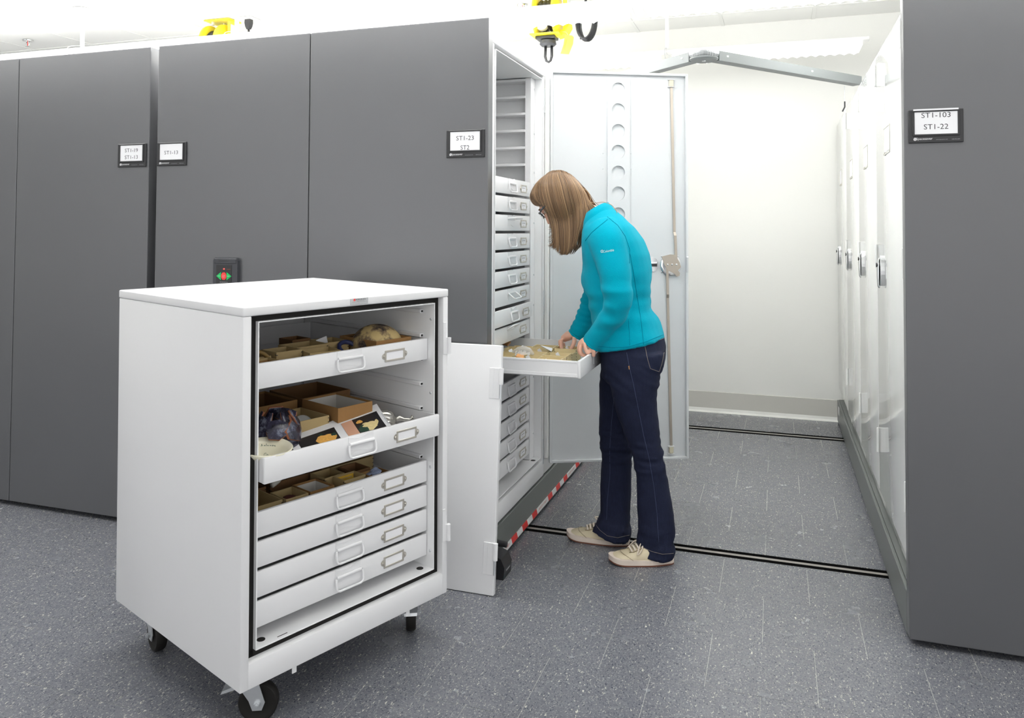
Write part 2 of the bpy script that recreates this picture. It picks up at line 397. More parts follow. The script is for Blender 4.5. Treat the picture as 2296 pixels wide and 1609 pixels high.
# ------------------------------------------------------------------ sign holders on the end panels
UP = Matrix.Rotation(pi / 2, 4, 'X')          # text facing -Y
def sign(xa, xb, za, zb, lines, label):
    wd, ht = xb - xa, zb - za
    t = thing('sign_holder', label, 'sign', T(xa, Y0, za), 'numbered signs on the end panels')
    # frame: a plate with a raised border
    m = MB()
    cx0, cx1, cz0, cz1 = .108 * wd, .892 * wd, .26 * ht, .93 * ht
    m.box((0, -.007, 0), (wd, -.0002, ht), .0015); m.build('back_plate', BLACKP, t)
    m = MB(); o = .006
    m.box((cx0 - o, -.0105, cz0 - o), (cx1 + o, -.0068, cz0), .001); m.box((cx0 - o, -.0105, cz1), (cx1 + o, -.0068, cz1 + o * .8), .001)
    m.box((cx0 - o, -.0105, cz0 - .001), (cx0, -.0068, cz1 + .001), .001); m.box((cx1, -.0105, cz0 - .001), (cx1 + o, -.0068, cz1 + .001), .001)
    m.build('window_frame', BLACKP, t)
    top = cz1 + (.010 if 'ST1-103' in lines[0][0] else .001)
    MB().box((cx0 - .003, -.0082, cz0 - .002), (cx1 + .003, -.0072, top)).build('card', SHEETW, t)
    for s, fz, fw in lines: text(s, INK, t, T(.5 * wd, -.0085, ht * fz) @ UP, fw * wd, .155 * ht, bold=-.004)
    text('Spacesaver', SILK, t, T(.285 * wd, -.0074, .115 * ht) @ UP, .30 * wd, None, 'maker_name', bold=.006)
    text('www.spacesaver.com', INKG, t, T(.605 * wd, -.0074, .085 * ht) @ UP, .21 * wd, None, 'web_line')
    text('1.800.492.3434', INKG, t, T(.855 * wd, -.0074, .09 * ht) @ UP, .15 * wd, None, 'phone_line')
    q = .036 * wd; lx, lz = .115 * wd, .115 * ht
    hexa = [(lx + q * sin(a), -.0074, lz + q * 1.05 * cos(a)) for a in [pi / 3 * k for k in range(6)]]
    m = MB(); c = V((lx, -.0074, lz)); gap = .06
    for k in (0, 2, 4):
        quad = [c] + [V(hexa[(k + d) % 6]) for d in (1, 2, 3)]
        mid = sum(quad, V()) / 4; m.face([mid + (p - mid) * .86 for p in quad])
    m.build('maker_mark', SILK, t)
    return t
sign(-2.799, -2.641, 1.570, 1.674, [('ST1-19', .715, .46), ('ST1-13', .42, .46)], 'black framed sign reading ST1-19 over ST1-13')
sign(-2.579, -2.423, 1.571, 1.674, [('ST1-13', .56, .47)], 'black framed sign reading only ST1-13')
sign(-1.197, -1.042, 1.572, 1.678, [('ST1-23', .70, .46), ('ST2', .36, .23)], 'black framed sign reading ST1-23 over ST2')
sign(.403, .558, 1.579, 1.684, [('ST1-103', .83, .53), ('ST1-22', .48, .445)], 'black framed sign reading ST1-103 over ST1-22')
# ------------------------------------------------------------------ push-button panel
px0, px1, pz1 = -2.263, -2.140, 1.175
t = thing('control_panel', 'dark push-button panel with green arrows and red stop button on the grey end panel', 'control panel', T(px0, Y0, 0))
wd = px1 - px0
rr = .012; out = [(0, .93), (wd, .93), (wd, pz1 - rr), (wd - rr * .3, pz1 - rr * .3), (wd - rr, pz1), (rr, pz1), (rr * .3, pz1 - rr * .3), (0, pz1 - rr)]
MB().prism([(x, -.016, z) for x, z in out], (0, .0158, 0)).build('housing', DGREYP, t)
MB().box((.006, -.0185, pz1 - .024), (wd - .006, -.0155, pz1 - .003), .0015).build('brow', DGREYP, t)
MB().box((.017, -.0172, 1.040), (wd - .028, -.0158, pz1 - .030)).build('faceplate', BLACKP, t)
MB().box((.012, -.020, 1.033), (wd - .024, -.0158, 1.039), .001).build('ledge', DGREYP, t)
cxp, czp = .0565, 1.098
for s in (-1, 1):
    MB().prism([(cxp + s * .038, -.0172, czp), (cxp + s * .0145, -.0172, czp + .017), (cxp + s * .0145, -.0172, czp - .017)], (0, -.0012, 0)).build('arrow_button', GREENB, t)
    text('MOVE', SILK, t, T(cxp + s * .0225, -.0186, czp) @ UP, .013, None)
MB().prism([(cxp + .0142 * cos(a), -.0172, czp + .0168 * sin(a)) for a in [pi / 8 + pi / 4 * k for k in range(8)]], (0, -.0014, 0)).build('stop_button', REDB, t)
text('STOP', SILK, t, T(cxp, -.0188, czp + .003) @ UP, .014, .0032); text('RESET', SILK, t, T(cxp, -.0188, czp - .0035) @ UP, .015, .0032)
MB().sphere((cxp, -.0172, 1.128), (.0045, .001, .0028), 10, 6).build('lamp', LED, t, True)
text('READY', mat('orange print', srgb(170, 80, 50), .6), t, T(cxp + .024, -.0174, 1.127) @ UP, .018, .003)
text('www.spacesaver.com', SILK, t, T(cxp, -.0174, 1.072) @ UP, .040, .003, 'web_line')
text('Spacesaver', BLACKP, t, T(.056, -.0188, pz1 - .0135) @ UP, .052, None, 'maker_name')
# ------------------------------------------------------------------ foot sensor at the kick plate corner
t = thing('floor_drive_box', 'black plastic unit with a knob at the floor corner of the wide grey panel', 'machine part', T(-1.023, 2.775, 0))
bp = [(.0, 0, 0), (.058, 0, 0), (.062, .0, .045), (.048, 0, .075), (.015, 0, .088), (0, 0, .088)]
MB().prism(bp, (0, .085, 0)).build('housing', BLACKP, t)
MB().cyl((.004, .055, .112), (.052, .055, .110), .0125, .0115, 18).build('knob', BLACKP, t, 40)
MB().box((0, .04, .085), (.012, .07, .122), .002).build('knob_post', BLACKP, t)
text('Spacesaver', SILK, t, T(.0625, .042, .030) @ Matrix.Rotation(pi / 2, 4, 'Z') @ UP @ Matrix.Rotation(.0, 4, 'Z'), .045, None, 'maker_name')
# ------------------------------------------------------------------ cabinets (local frame: u across, v into the cabinet, w up)
def handle_mesh():
    b = .0470; dn = -.0365; pts = []
    path = [(-b + .0015, -.006, -.001), (-b, -.0085, -.012), (-b, -.011, dn + .009), (-b + .003, -.0118, dn + .003), (-b + .010, -.012, dn), (b - .010, -.012, dn), (b - .003, -.0118, dn + .003), (b, -.011, dn + .009), (b, -.0085, -.012), (b - .0015, -.006, -.001)]
    m = MB().tube(path, .0033, 8)
    m.cyl((-.0425, -.0048, 0), (.0425, -.0048, 0), .0052, None, 14)
    return m.mesh('handle', WHITE, 50)
HANDLE = handle_mesh()
def plate_mesh():
    pts = []
    n = 14; top = []; bot = []
    for i in range(n + 1):
        s = i / n; x = -.044 + .088 * s
        top.append((x, .0175 + .004 * sin(s * 2 * pi + 2.2)))
        bot.append((x, -.024 + .0045 * sin(s * 2 * pi - .6)))
    return MB().prism([(x, -.0012, z) for x, z in top + bot[::-1]], (0, .0014, 0)).mesh('handle_plate', WHITE)
PLATE = plate_mesh()
def holder_mesh(hw=.0395, hh=.0175):
    m = MB(); f = .0062
    m.box((-hw, -.0026, hh - f), (hw, 0, hh), .0009); m.box((-hw, -.0026, -hh), (hw, 0, -hh + f), .0009)
    m.box((-hw, -.0026, -hh + f * .6), (-hw + f, 0, hh - f * .6), .0009); m.box((hw - f, -.0026, -hh + f * .6), (hw, 0, hh - f * .6), .0009)
    for s in (-1, 1):
        ear = [(s * hw, -.0012, -.0095)] + [(s * (hw + .0105 * cos(a)), -.0012, .0095 * sin(a)) for a in [-pi / 2 + pi * i / 10 for i in range(1, 10)]] + [(s * hw, -.0012, .0095)]
        m.prism(ear, (0, .0012, 0))
        m.sphere((s * (hw + .0045), -.0018, 0), (.0036, .0022, .0036), 10, 6)
    return m.mesh('label_holder', NICKEL, 40)
HOLDER = holder_mesh()
CARD = MB().box((-.0345, -.0009, -.0125), (.0345, 0, .0125)).mesh('label_card', SHEETW)
LOFF = .171
def make_drawer(Wd, Dd, hd, parent, M, flip=0., words=None, wrap=None):
    m = MB(); t = .004
    m.box((0, 0, 0), (Wd, .012, hd), .0028, 2)                       # folded front
    m.box((.002, .010, .001), (Wd - .002, Dd, t))                     # tray floor
    m.box((.002, .010, .001), (.002 + t, Dd, hd - .002), .0008); m.box((Wd - .002 - t, .010, .001), (Wd - .002, Dd, hd - .002), .0008)
    m.box((.002, Dd - t, .001), (Wd - .002, Dd, hd - .002), .0008)
    d = m.build('drawer', WHITE, parent, 35, M)
    cx = Wd / 2
    put('handle_plate', PLATE, d, T(cx, 0, .046))
    put('handle', HANDLE, d, T(cx, 0, .046) @ Matrix.Rotation(-flip, 4, 'X'))
    put('label_holder', HOLDER, d, T(cx + LOFF, 0, .0315))
    put('label_card', CARD, d, T(cx + LOFF, 0, .0315))
    if words:
        if 'me' not in wrap:
            a = text(words[0], mat('blue black ink', (.05, .055, .09), .7), d, UP, .046, .0085, 'label_text'); b = text(words[1], INKG, d, UP, .030, .005, 'label_text')
            wrap['me'] = (a.data, b.data); bpy.data.objects.remove(a); bpy.data.objects.remove(b)
        put('label_text', wrap['me'][0], d, T(cx + LOFF, -.0011, .0355)); put('label_text', wrap['me'][1], d, T(cx + LOFF, -.0011, .0245))
    return d
SCREW = MB().sphere((0, 0, 0), (.0045, .0028, .0045), 10, 6).mesh('screw', STEEL, True)
def cabinet_shell(t, W, D, H, s0, s1, rb, lt, post, runners, lr=.022, rec=.030, ll=.020, lip=0.):
    side = .022
    MB().box((0, .0, .0), (s0, D, H - lt), .003, 2).build('side_panel', WHITE, t, 35)
    MB().box((W - s1, 0, 0), (W, D, H - lt), .003, 2).build('side_panel', WHITE, t, 35)
    MB().box((s0 - .002, .0002, 0), (W - s1 + .002, D - .002, rb), .003, 2).build('base_panel', WHITE, t, 35)
    MB().box((-.001, -.001, H - lt), (W + .001, D + .001, H), .004, 3).build('top_panel', WHITE, t, 35)
    MB().box((s0 - .002, D - .012, rb - .002), (W - s1 + .002, D - .001, H - lt + .002)).build('back_panel', INNER, t)
    l0, l1, b0, b1 = s0 + ll, W - s1 - lr, rb + .0215, H - lt - .020
    z0, z1 = rb - .001, H - lt + .001
    g = MB()
    g.box((s0 - .001, rec, z0), (l0 - .0031, rec + .012, z1)); g.box((l1 + .0031, rec, z0), (W - s1 + .001, rec + .012, z1))
    g.box((s0, rec, z0), (W - s1, rec + .012, b0 - .0031)); g.box((s0, rec, b1 + .0031), (W - s1, rec + .012, z1))
    g.build('gasket', BLACK, t)
    k = .003
    n = MB()
    n.box((l0 - k, lip, b0), (l0, D - .014, b1)); n.box((l1, lip, b0), (l1 + k, D - .014, b1)); n.box((l0 - k, lip, b1), (l1 + k, D - .014, b1 + k))
    n.build('liner', INNER, t)
    MB().box((l0 - k, lip - .001, b0 - k), (l1 + k, D - .014, b0), .0008).build('sill', WHITE, t)
    # right and left uprights with screws, side sheets, runners with open ends
    for sgn, lx in (((1, l1), (-1, l0)) if post > .004 else ()):
        MB().box((min(lx, lx - sgn * post), .034, b0 + .001), (max(lx, lx - sgn * post), .064, b1 - .001), .002).build('upright', WHITE, t)
    wl = l1 - post * .55
    for wv in runners:
        for sgn, lx in ((1, l1), (-1, l0)):
            a, b = sorted((lx, lx - sgn * (post + (.002 if post > .004 else .014))))
            MB().box((a, .062, wv - .006), (b, D - .06, wv + .006), .0015).build('runner', WHITE, t)
            MB().box((a + .003, .0612, wv - .003), (b - .003, .0625, wv + .003)).build('runner_end', BLACK, t)
    return l0, l1, b0, b1
def hinge(t, x, y, z, h, M=None, lift=True):
    """lift-off hinge: leaf, knuckle above, pin below"""
    hg = MB().box((x - .018, y - .003, z), (x + .002, y, z + h), .001).build('hinge', WHITE, t)
    MB().cyl((x + .008, y - .006, z + h * .5), (x + .008, y - .006, z + h), .0075, None, 12).build('knuckle', WHITE, hg, 40)
    return hg
# ---- rolling cabinet -------------------------------------------------------------------
CT = Matrix.Translation((-1.2825, 1.679, .13)) @ Matrix.Rotation(1.1781, 4, 'Z') @ Matrix.Rotation(.0056, 4, 'X') @ Matrix.Rotation(-.0099, 4, 'Y')
CW, CDp, CH = .7215, .7426, .9694
cart = thing('rolling_cabinet', 'white rolling specimen cabinet on casters with six drawers, its door taken off', 'cabinet', CT)
SL = .0777; TOP = [.8130 - SL * k for k in range(9)]
cabinet_shell(cart, CW, CDp, CH, .0243, .0215, .066, .0247, .0, [.8982 - SL * k for k in range(10)], .0285, .024, .0282, .0115)
DW = .616; DU = .0537; HD = .0675
cart_drawers = {}
for k, v in ((0, .040), (3, -.016), (5, .040), (6, .040), (7, .040), (8, .040)):
    top = TOP[k]
    cart_drawers[k] = make_drawer(DW, .64, HD, cart, T(DU, v, top - HD))
for w_ in (.875, .64, .405, .14): put('screw', SCREW, cart, T(.6712, .027, w_) @ Matrix.Rotation(pi / 2, 4, 'Z'))
for u, v in ((.645, .045), (.085, .045)): MB().lathe([(.011, 0), (.011, .0008)], (u, v, .0876), 20).build('drain_hole', BLACK, cart)
MB().box((.12, .022, .0873), (.15, .024, .0882)).build('slot', BLACK, cart)
for z in (.7617, .166):
    hg = MB().box((.6985, -.003, z), (.7105, 0, z + .1025), .0008).build('hinge', WHITE, cart)
    MB().cyl((.7215, -.005, z), (.7215, -.005, z + .052), .0072, None, 12).build('knuckle', WHITE, hg, 40)
    MB().box((.709, -.0026, z), (.7215, 0, z + .052)).build('leaf', WHITE, hg)
np_ = MB().box((.3317, -.0026, .9485), (.3957, -.0010, .9672), .0006).build('nameplate', mat('pale plate metal', (.55, .56, .57), .35, metal=.3), cart)
text('VIKING', INK, np_, T(.3675, -.0028, .9630) @ UP, .036, .0042)
text('Metal Cabinet Co.', INK, np_, T(.3680, -.0028, .9583) @ UP, .027, .0022)
text('24047 W. Lockport St. Plainfield IL', INKG, np_, T(.364, -.0028, .9548) @ UP, .046, .0018)
text('No. 2814', INKG, np_, T(.357, -.0028, .9515) @ UP, .016, .0020)
zz = [(.3435, .966), (.3495, .966), (.3475, .9625), (.352, .9625), (.3425, .9565), (.3462, .9605), (.3418, .9605)]
MB().prism([(x, -.0029, z) for x, z in zz], (0, .0002, 0)).build('red_mark', REDB, np_)
for x, z in ((.3385, .9575), (.3905, .9578)): put('rivet', SCREW, np_, T(x, -.0026, z) @ Matrix.Scale(.35, 4))
for u in (.155, .555): MB().box((u, .006, -.018), (u + .014, .009, .001), .0008).build('tab', WHITE, cart)
def caster(u, v, ang, brake):
    low = -(CT @ V((u, v, 0))).z                # drop so that the wheel meets the floor
    c = MB()
    c.box((-.035, -.03, -.004), (.035, .03, 0), .001); c.cyl((0, 0, -.016), (0, 0, -.003), .021, None, 20)
    R, hw = .0515, .0155; zc = low + R; off = .030
    for s in (-1, 1):
        pl = [(-.030, s * .021, -.014), (.030, s * .021, -.014), (off + .020, s * .021, zc + .004), (off + .012, s * .021, zc - .016), (off - .012, s * .021, zc - .016), (off - .022, s * .021, zc + .010)]
        c.prism(pl, (0, -s * .003, 0))
    c.box((-.030, -.021, -.017), (.030, .021, -.013))
    o = c.build('caster', STEEL, cart, 35, T(u, v, 0) @ Matrix.Rotation(ang, 4, 'Z'))
    wm = Matrix.Translation((off, 0, zc)) @ Matrix.Rotation(pi / 2, 4, 'X')
    MB().lathe([(.012, -hw), (.034, -hw * .8), (.040, -hw), (R - .004, -hw), (R, -hw + .005), (R, hw - .005), (R - .004, hw), (.040, hw), (.034, hw * .8), (.012, hw)], (0, 0, 0), 36).build('wheel', BLACK, o, 40, wm)
    ab = MB().cyl((off, -.033, zc), (off, .033, zc), .0045, None, 10)
    for s in (-1, 1): ab.tube([(off, s * .021, zc), (off, s * .0295, zc)], .0085, 6)
    ab.build('axle_bolt', STEEL, o, 40)
    for s in (-1, 1):
        MB().sphere((.008, s * .0212, -.030), (.0035, .0006, .006), 10, 6).build('slot_hole', BLACK, o, True)
    if brake:
        MB().prism([(-.028, -.020, -.030), (-.060, -.020, -.042), (-.064, -.020, -.050), (-.028, -.020, -.040)], (0, .04, 0)).build('brake_pedal', STEEL, o)
ya = -1.1781
caster(.070, .085, ya + radians(24), True)
caster(.652, .094, ya + radians(115), True)
caster(.075, .640, ya + radians(-30), False)
caster(.652, .648, ya + radians(30), False)
# ---- tall open cabinet -----------------------------------------------------------------
TZ = .155; TY = 2.8185
TCM = T(-1.035, TY, TZ) @ Matrix.Rotation(pi / 2, 4, 'Z')
tall = thing('open_cabinet', 'tall white cabinet standing open with fourteen labelled drawers, beside the woman', 'cabinet', TCM, 'white cabinets on the centre carriage')
TW, TD, TH = .7215, .74, 1.908
cabinet_shell(tall, TW, TD, TH, .024, .0215, .0725, .040, .062, [1.992 - TZ - .0787 * k for k in range(6)] + [.7600 - TZ, .685 - TZ])
TDW, TDU = .535, .068
wrap = {}
flips = {2: 1.45, 6: .75, 8: 2.0}
lastd = None
for k in range(16):
    if k == 10: continue
    top = 1.516 - .0778 * k - TZ
    if k == 9: top = .806 - TZ
    v = -.335 if k == 9 else (.022 if k == 7 else .034)
    pulled = make_drawer(TDW, .66, .067, tall, T(TDU, v, top - .067), flips.get(k, 2.2 if k == 9 else 0.), ('Ceramic', 'Type I'), wrap)
    if k == 9:
        MB().box((.0005, .014, .057), (.0022, .62, .0645), .0006).build('rim_fold', WHITE, pulled); MB().box((.0004, .014, .003), (.0022, .65, .016), .0006).build('bottom_fold', WHITE, pulled)
for w_ in (1.955, 1.745, 1.565, 1.51, 1.33, 1.09, .95, .62, .36): put('screw', SCREW, tall, T(TW - .0215 - .022 - .014, .0335, w_ - TZ))
for u, v in ((.62, .020), (.09, .02)): MB().lathe([(.011, 0), (.011, .0008)], (u, v, .0938), 20).build('drain_hole', BLACK, tall)
for z in (.21 - TZ, .90 - TZ, 1.87 - TZ - .02):
    MB().box((TW - .012, -.003, z), (TW + .0, 0, z + .115), .0008).build('hinge_leaf', STEEL, tall)
MB().box((.30, -.0016, TH - .036), (.385, -.0008, TH - .006)).build('maker_plate', NICKEL, tall)
# its door, swung wide open
HP, OP = V((-1.012, 3.562, 0)), V((-.401, 3.852, 0))
dx = (OP - HP); DL = dx.length; dx.normalize(); dn = V((dx.y, -dx.x, 0))            # dn points out of the inner face, to the viewer
DM = Matrix(((dx.x, -dn.x, 0, HP.x), (dx.y, -dn.y, 0, HP.y), (0, 0, 1, .205), (0, 0, 0, 1)))
DHt = 1.853
def dpt(px, py):
    p = onp(px, py, HP, dn) - HP; return p.dot(dx), p.z - .205
# the door is a part of its cabinet
drm = TCM.inverted() @ DM
dr = MB().box((0, .018, 0), (DL, .024, DHt), .0015).build('door', DOORM, tall, None, drm)
f = .012
m = MB(); m.box((0, 0, 0), (f, .0185, DHt), .0018); m.box((DL - f, 0, 0), (DL, .0185, DHt), .0018); m.box((f - .001, 0, 0), (DL - f + .001, .0185, f), .0018); m.box((f - .001, 0, DHt - f), (DL - f + .001, .0185, DHt), .0018)
m.build('door_flange', DOORM, dr)
sc = dpt(1387, 300)[0]; s_l, s_r = dpt(1363, 300)[0], dpt(1413, 300)[0]; hr = (dpt(1402.3, 247)[0] - dpt(1371.7, 247)[0]) / 2
ztop = dpt(1387, 176)[1]; zh0 = dpt(1387, 200)[1]; pit = (zh0 - dpt(1387, 433.5)[1]) / 5
def holes_plate(x0, x1, zt, zb, cx, centres, r, y, th):
    m = MB(); n = 32; bm = m.bm
    edges = [zt] + [(a + b) / 2 for a, b in zip(centres[:-1], centres[1:])] + [zb]
    for i, c in enumerate(centres):
        a, b = edges[i + 1], edges[i]
        circ = [(cx + r * cos(2 * pi * k / n), c + r * sin(2 * pi * k / n)) for k in range(n)]
        def sq(k):
            t_ = 2 * pi * k / n; dx_, dz_ = cos(t_), sin(t_); kx = ((x1 - cx) / dx_ if dx_ > 1e-9 else (x0 - cx) / dx_ if dx_ < -1e-9 else 1e9); kz = ((b - c) / dz_ if dz_ > 1e-9 else (a - c) / dz_ if dz_ < -1e-9 else 1e9)
            q = min(kx, kz); return (cx + dx_ * q, c + dz_ * q)
        outer = [sq(k) for k in range(n)]
        ci = [bm.verts.new((x, y, z)) for x, z in circ]; co = [bm.verts.new((x, y, z)) for x, z in outer]; cb = [bm.verts.new((x, y + th, z)) for x, z in circ]
        for k in range(n):
            k2 = (k + 1) % n
            bm.faces.new((ci[k], ci[k2], co[k2], co[k])); bm.faces.new((ci[k2], ci[k], cb[k], cb[k2]))
        for X, Z in ((x1, b), (x0, b), (x0, a), (x1, a)):     # square the corners off
            ks = sorted(range(n), key=lambda k: (outer[k][0] - X) ** 2 + (outer[k][1] - Z) ** 2)[:2]
            p, q = co[ks[0]].co, co[ks[1]].co
            if abs(p.x - q.x) > 1e-6 and abs(p.z - q.z) > 1e-6: bm.faces.new((co[ks[0]], co[ks[1]], bm.verts.new((X, y, Z))))
    for xx in (x0, x1):
        m.face([(xx, y, zt), (xx, y, zb), (xx, y + th, zb), (xx, y + th, zt)])
    m.face([(x0, y, zt), (x1, y, zt), (x1, y + th, zt), (x0, y + th, zt)])
    return m
cents = [zh0 - pit * k for k in range(17)]
holes_plate(s_l, s_r, ztop, .05, sc, cents, hr, .006, .0118).build('stiffener', DOORM, dr)
for q in ((1354, 343), (1417, 343), (1354, 378), (1417, 378)):
    a, b = dpt(*q); put('screw', SCREW, dr, T(a, .018, b) @ Matrix.Scale(.6, 4))
def barpath(pts): return [V((dpt(*p)[0], -.001 + d, dpt(*p)[1])) for p, d in pts]
def strip(path, hw, th):
    rings = []
    for p in path: rings.append([p + V((-hw, 0, 0)), p + V((hw, 0, 0)), p + V((hw, th, 0)), p + V((-hw, th, 0))])
    return MB().loft(rings)
strip(barpath([((1507, 190), .012), ((1514, 520), .012), ((1515, 528), .006), ((1517, 590), .004)]), .0062, .003).build('upper_bar', BARST, dr)
strip(barpath([((1496.5, 592), .004), ((1498, 660), .004), ((1499, 668), .012), ((1507, 1003), .012)]), .0062, .003).build('lower_bar', BARST, dr)
for (a, b) in ((178, 194), (1018, 1001)):
    s_, z_ = dpt(1506.5, (a + b) / 2); zz_ = abs(dpt(1506.5, a)[1] - dpt(1506.5, b)[1]) / 2
    g = MB().box((s_ - .010, .004, z_ - zz_ * .85), (s_ + .010, .018, z_ + zz_ * .85), .002).build('bar_guide', CREAMP, dr)
    MB().box((s_ - .016, .003, z_ - zz_ * 1.05), (s_ + .016, .018, z_ - zz_ * .9)).build('guide_clip', WHITE, g); MB().box((s_ - .016, .003, z_ + zz_ * .9), (s_ + .016, .018, z_ + zz_ * 1.05)).build('guide_clip', WHITE, g)
c0 = dpt(1505, 594); R_ = abs(dpt(1528, 594)[0] - c0[0])
FM = Matrix.Rotation(pi / 2, 4, 'X')
MB().lathe([(R_ * .80, 0), (R_ * 1.0, 0), (R_ * 1.0, .012), (R_ * .92, .014), (R_ * .80, .014)], (c0[0], .0178, c0[1]), 32, FM).build('latch_ring', CHROME, dr, 40)
cam_ = [(1484, 575), (1503, 570), (1514, 571), (1524, 588), (1527, 598), (1524, 602), (1520, 606), (1525, 612), (1524, 618), (1518, 620), (1513, 614), (1508, 611), (1497, 605), (1490, 594)]
MB().prism([(dpt(*q)[0], .001, dpt(*q)[1]) for q in cam_], (0, .003, 0)).build('latch_cam', BARST, dr)
for q in ((1497, 593), (1507, 593), (1517, 593)):
    a, b = dpt(*q); put('rivet', SCREW, dr, T(a, .0, b))
for q in ((1486, 575), (1523, 575), (1486, 611)):
    a, b = dpt(*q); put('screw', SCREW, dr, T(a, .018, b) @ Matrix.Scale(.9, 4))
a0, b0 = dpt(1467, 593); k_ = .012
ov = [(dpt(1467 + 11 * sin(t_), 593 - 16 * cos(t_))) for t_ in [2 * pi * i / 20 for i in range(20)]]
lb = MB().prism([(x, .014, z) for x, z in ov], (0, .004, 0)).build('strike_plate', CHROME, dr)
MB().box((a0 - .017, .006, b0 - .012), (a0 + .018, .0145, b0 + .012), .002).build('strike_box', CHROME, lb)
MB().box((a0 - .012, .0052, b0 - .009), (a0 + .015, .0064, b0 + .004)).build('strike_opening', BLACKP, lb)
a, b = dpt(1537, 593); zz1 = abs(dpt(1537, 577)[1] - dpt(1537, 612)[1])
MB().box((DL - .012, -.006, b - zz1 / 2), (DL - .002, .002, b + zz1 / 2), .001).build('edge_catch', STEEL, dr)
for z in (.03, .72, 1.69):
    hg = MB().box((-.032, .010, z), (.004, .0135, z + .125), .001).build('hinge', DOORM, dr); MB().cyl((-.014, .005, z), (-.014, .005, z + .062), .0075, None, 12).build('knuckle', STEEL, hg, 40)
# ---- closed cabinets -------------------------------------------------------------------
HG = {}
def closed_cabinet(M, label, group):
    t = thing('closed_cabinet', label, 'cabinet', M, group)
    W, D, H = .7335, .74, 1.905
    if not HG:
        HG['body'] = MB().box((0, .021, 0), (W, D, H), .003, 2).mesh('body', GLOSSW, 35)
        HG['top'] = MB().box((-.0004, .018, H - .036), (W + .0004, D, H + .001), .003, 2).mesh('top_panel', GLOSSW, 35)
        HG['door'] = MB().box((.002, 0, .0775), (W - .002, .0195, H - .040), .003, 3).mesh('door', GLOSSW, 35)
        HG['leaf'] = MB().box((-.020, -.002, -.048), (.010, 0, .048), .0006).mesh('hinge', GLOSSW)
        HG['kn'] = MB().tube([(0, -.004, -.048), (0, -.004, .048)], .0048, 12).mesh('knuckle', GLOSSW, 40)
        HG['cap'] = MB().sphere((0, -.004, .049), (.0045, .0045, .003), 10, 6).mesh('pin_cap', GLOSSW, True)
        m = MB(); w2, h2 = .082, .052
        m.box((-w2, -.0025, h2 - .004), (w2, 0, h2), .0005); m.box((-w2, -.0025, -h2), (w2, 0, -h2 + .004), .0005); m.box((-w2, -.0025, -h2), (-w2 + .004, 0, h2), .0005); m.box((w2 - .004, -.0025, -h2), (w2, 0, h2), .0005)
        HG['ch'] = m.mesh('card_frame', mat('pale card frame', (.62, .61, .56), .4, metal=.2))
        HG['cc'] = MB().box((-w2 + .002, -.0010, -h2 + .012), (w2 - .002, 0, h2 - .002)).mesh('card', SHEETW)
        HG['cs'] = MB().sphere((0, -.002, 0), (.0035, .002, .0035), 8, 5).mesh('card_screw', NICKEL, True)
        # rotating latch handle on a long oval plate
        ov = [(.022 * sin(a), -.003, .062 * cos(a)) for a in [2 * pi * i / 24 for i in range(24)]]
        HG['lp'] = MB().prism(ov, (0, .003, 0)).mesh('latch_plate', CHROME)
        HG['lh'] = MB().tube([(0, -.004, .050), (0, -.008, .040), (0, -.009, .010), (0, -.009, -.030), (0, -.008, -.062), (0, -.004, -.070)], [.003, .005, .006, .006, .005, .003], 10, flat=2.0, ref=(0, 1, 0)).mesh('latch_handle', CHROME, 50)
        HG['lk'] = MB().tube([(.0, -.002, .022), (.0, -.0165, .022)], [.010, .009], 16).mesh('lock_barrel', BLACKP, 40)
    put('body', HG['body'], t); put('top_panel', HG['top'], t)
    d = put('door', HG['door'], t)
    for z in (.278, 1.038, 1.800):
        h = put('hinge', HG['leaf'], t, T(W - .006, 0, z)); put('knuckle', HG['kn'], h, T(.004, 0, 0)); put('pin_cap', HG['cap'], h, T(.004, 0, 0))
    put('card_frame', HG['ch'], d, T(.340, 0, 1.488)); put('card', HG['cc'], d, T(.340, 0, 1.488))
    for q in (-.075, 0, .075): put('card_screw', HG['cs'], d, T(.340 + q, 0, 1.442))
    put('latch_plate', HG['lp'], d, T(.105, 0, .985)); put('latch_handle', HG['lh'], d, T(.105, 0, .985)); put('lock_barrel', HG['lk'], d, T(.105, 0, .985))
    return t
RM = lambda y: T(.400, y, TZ) @ Matrix.Rotation(-pi / 2, 4, 'Z')
names = ['glossy white closed cabinet directly behind the ST1-103 panel', 'glossy white closed cabinet next along from the one behind the ST1-103 panel', 'glossy white closed cabinet beside the one touching the back wall, on the right', 'glossy white closed cabinet touching the back wall at the right of the aisle']
for i, l in enumerate(names): closed_cabinet(RM(2.846 + .735 * (i + 1)), l, 'white cabinets along the right of the aisle')
CM = lambda y: T(-1.017, y, TZ) @ Matrix.Rotation(pi / 2, 4, 'Z')
names = ['white closed cabinet showing as a bright sliver beside the open door hinge', 'white closed cabinet hidden behind the open door', 'white closed cabinet behind the open door, touching the back wall']
for i, l in enumerate(names): closed_cabinet(CM(TY + .7235 + .736 * i), l, 'white cabinets on the centre carriage')
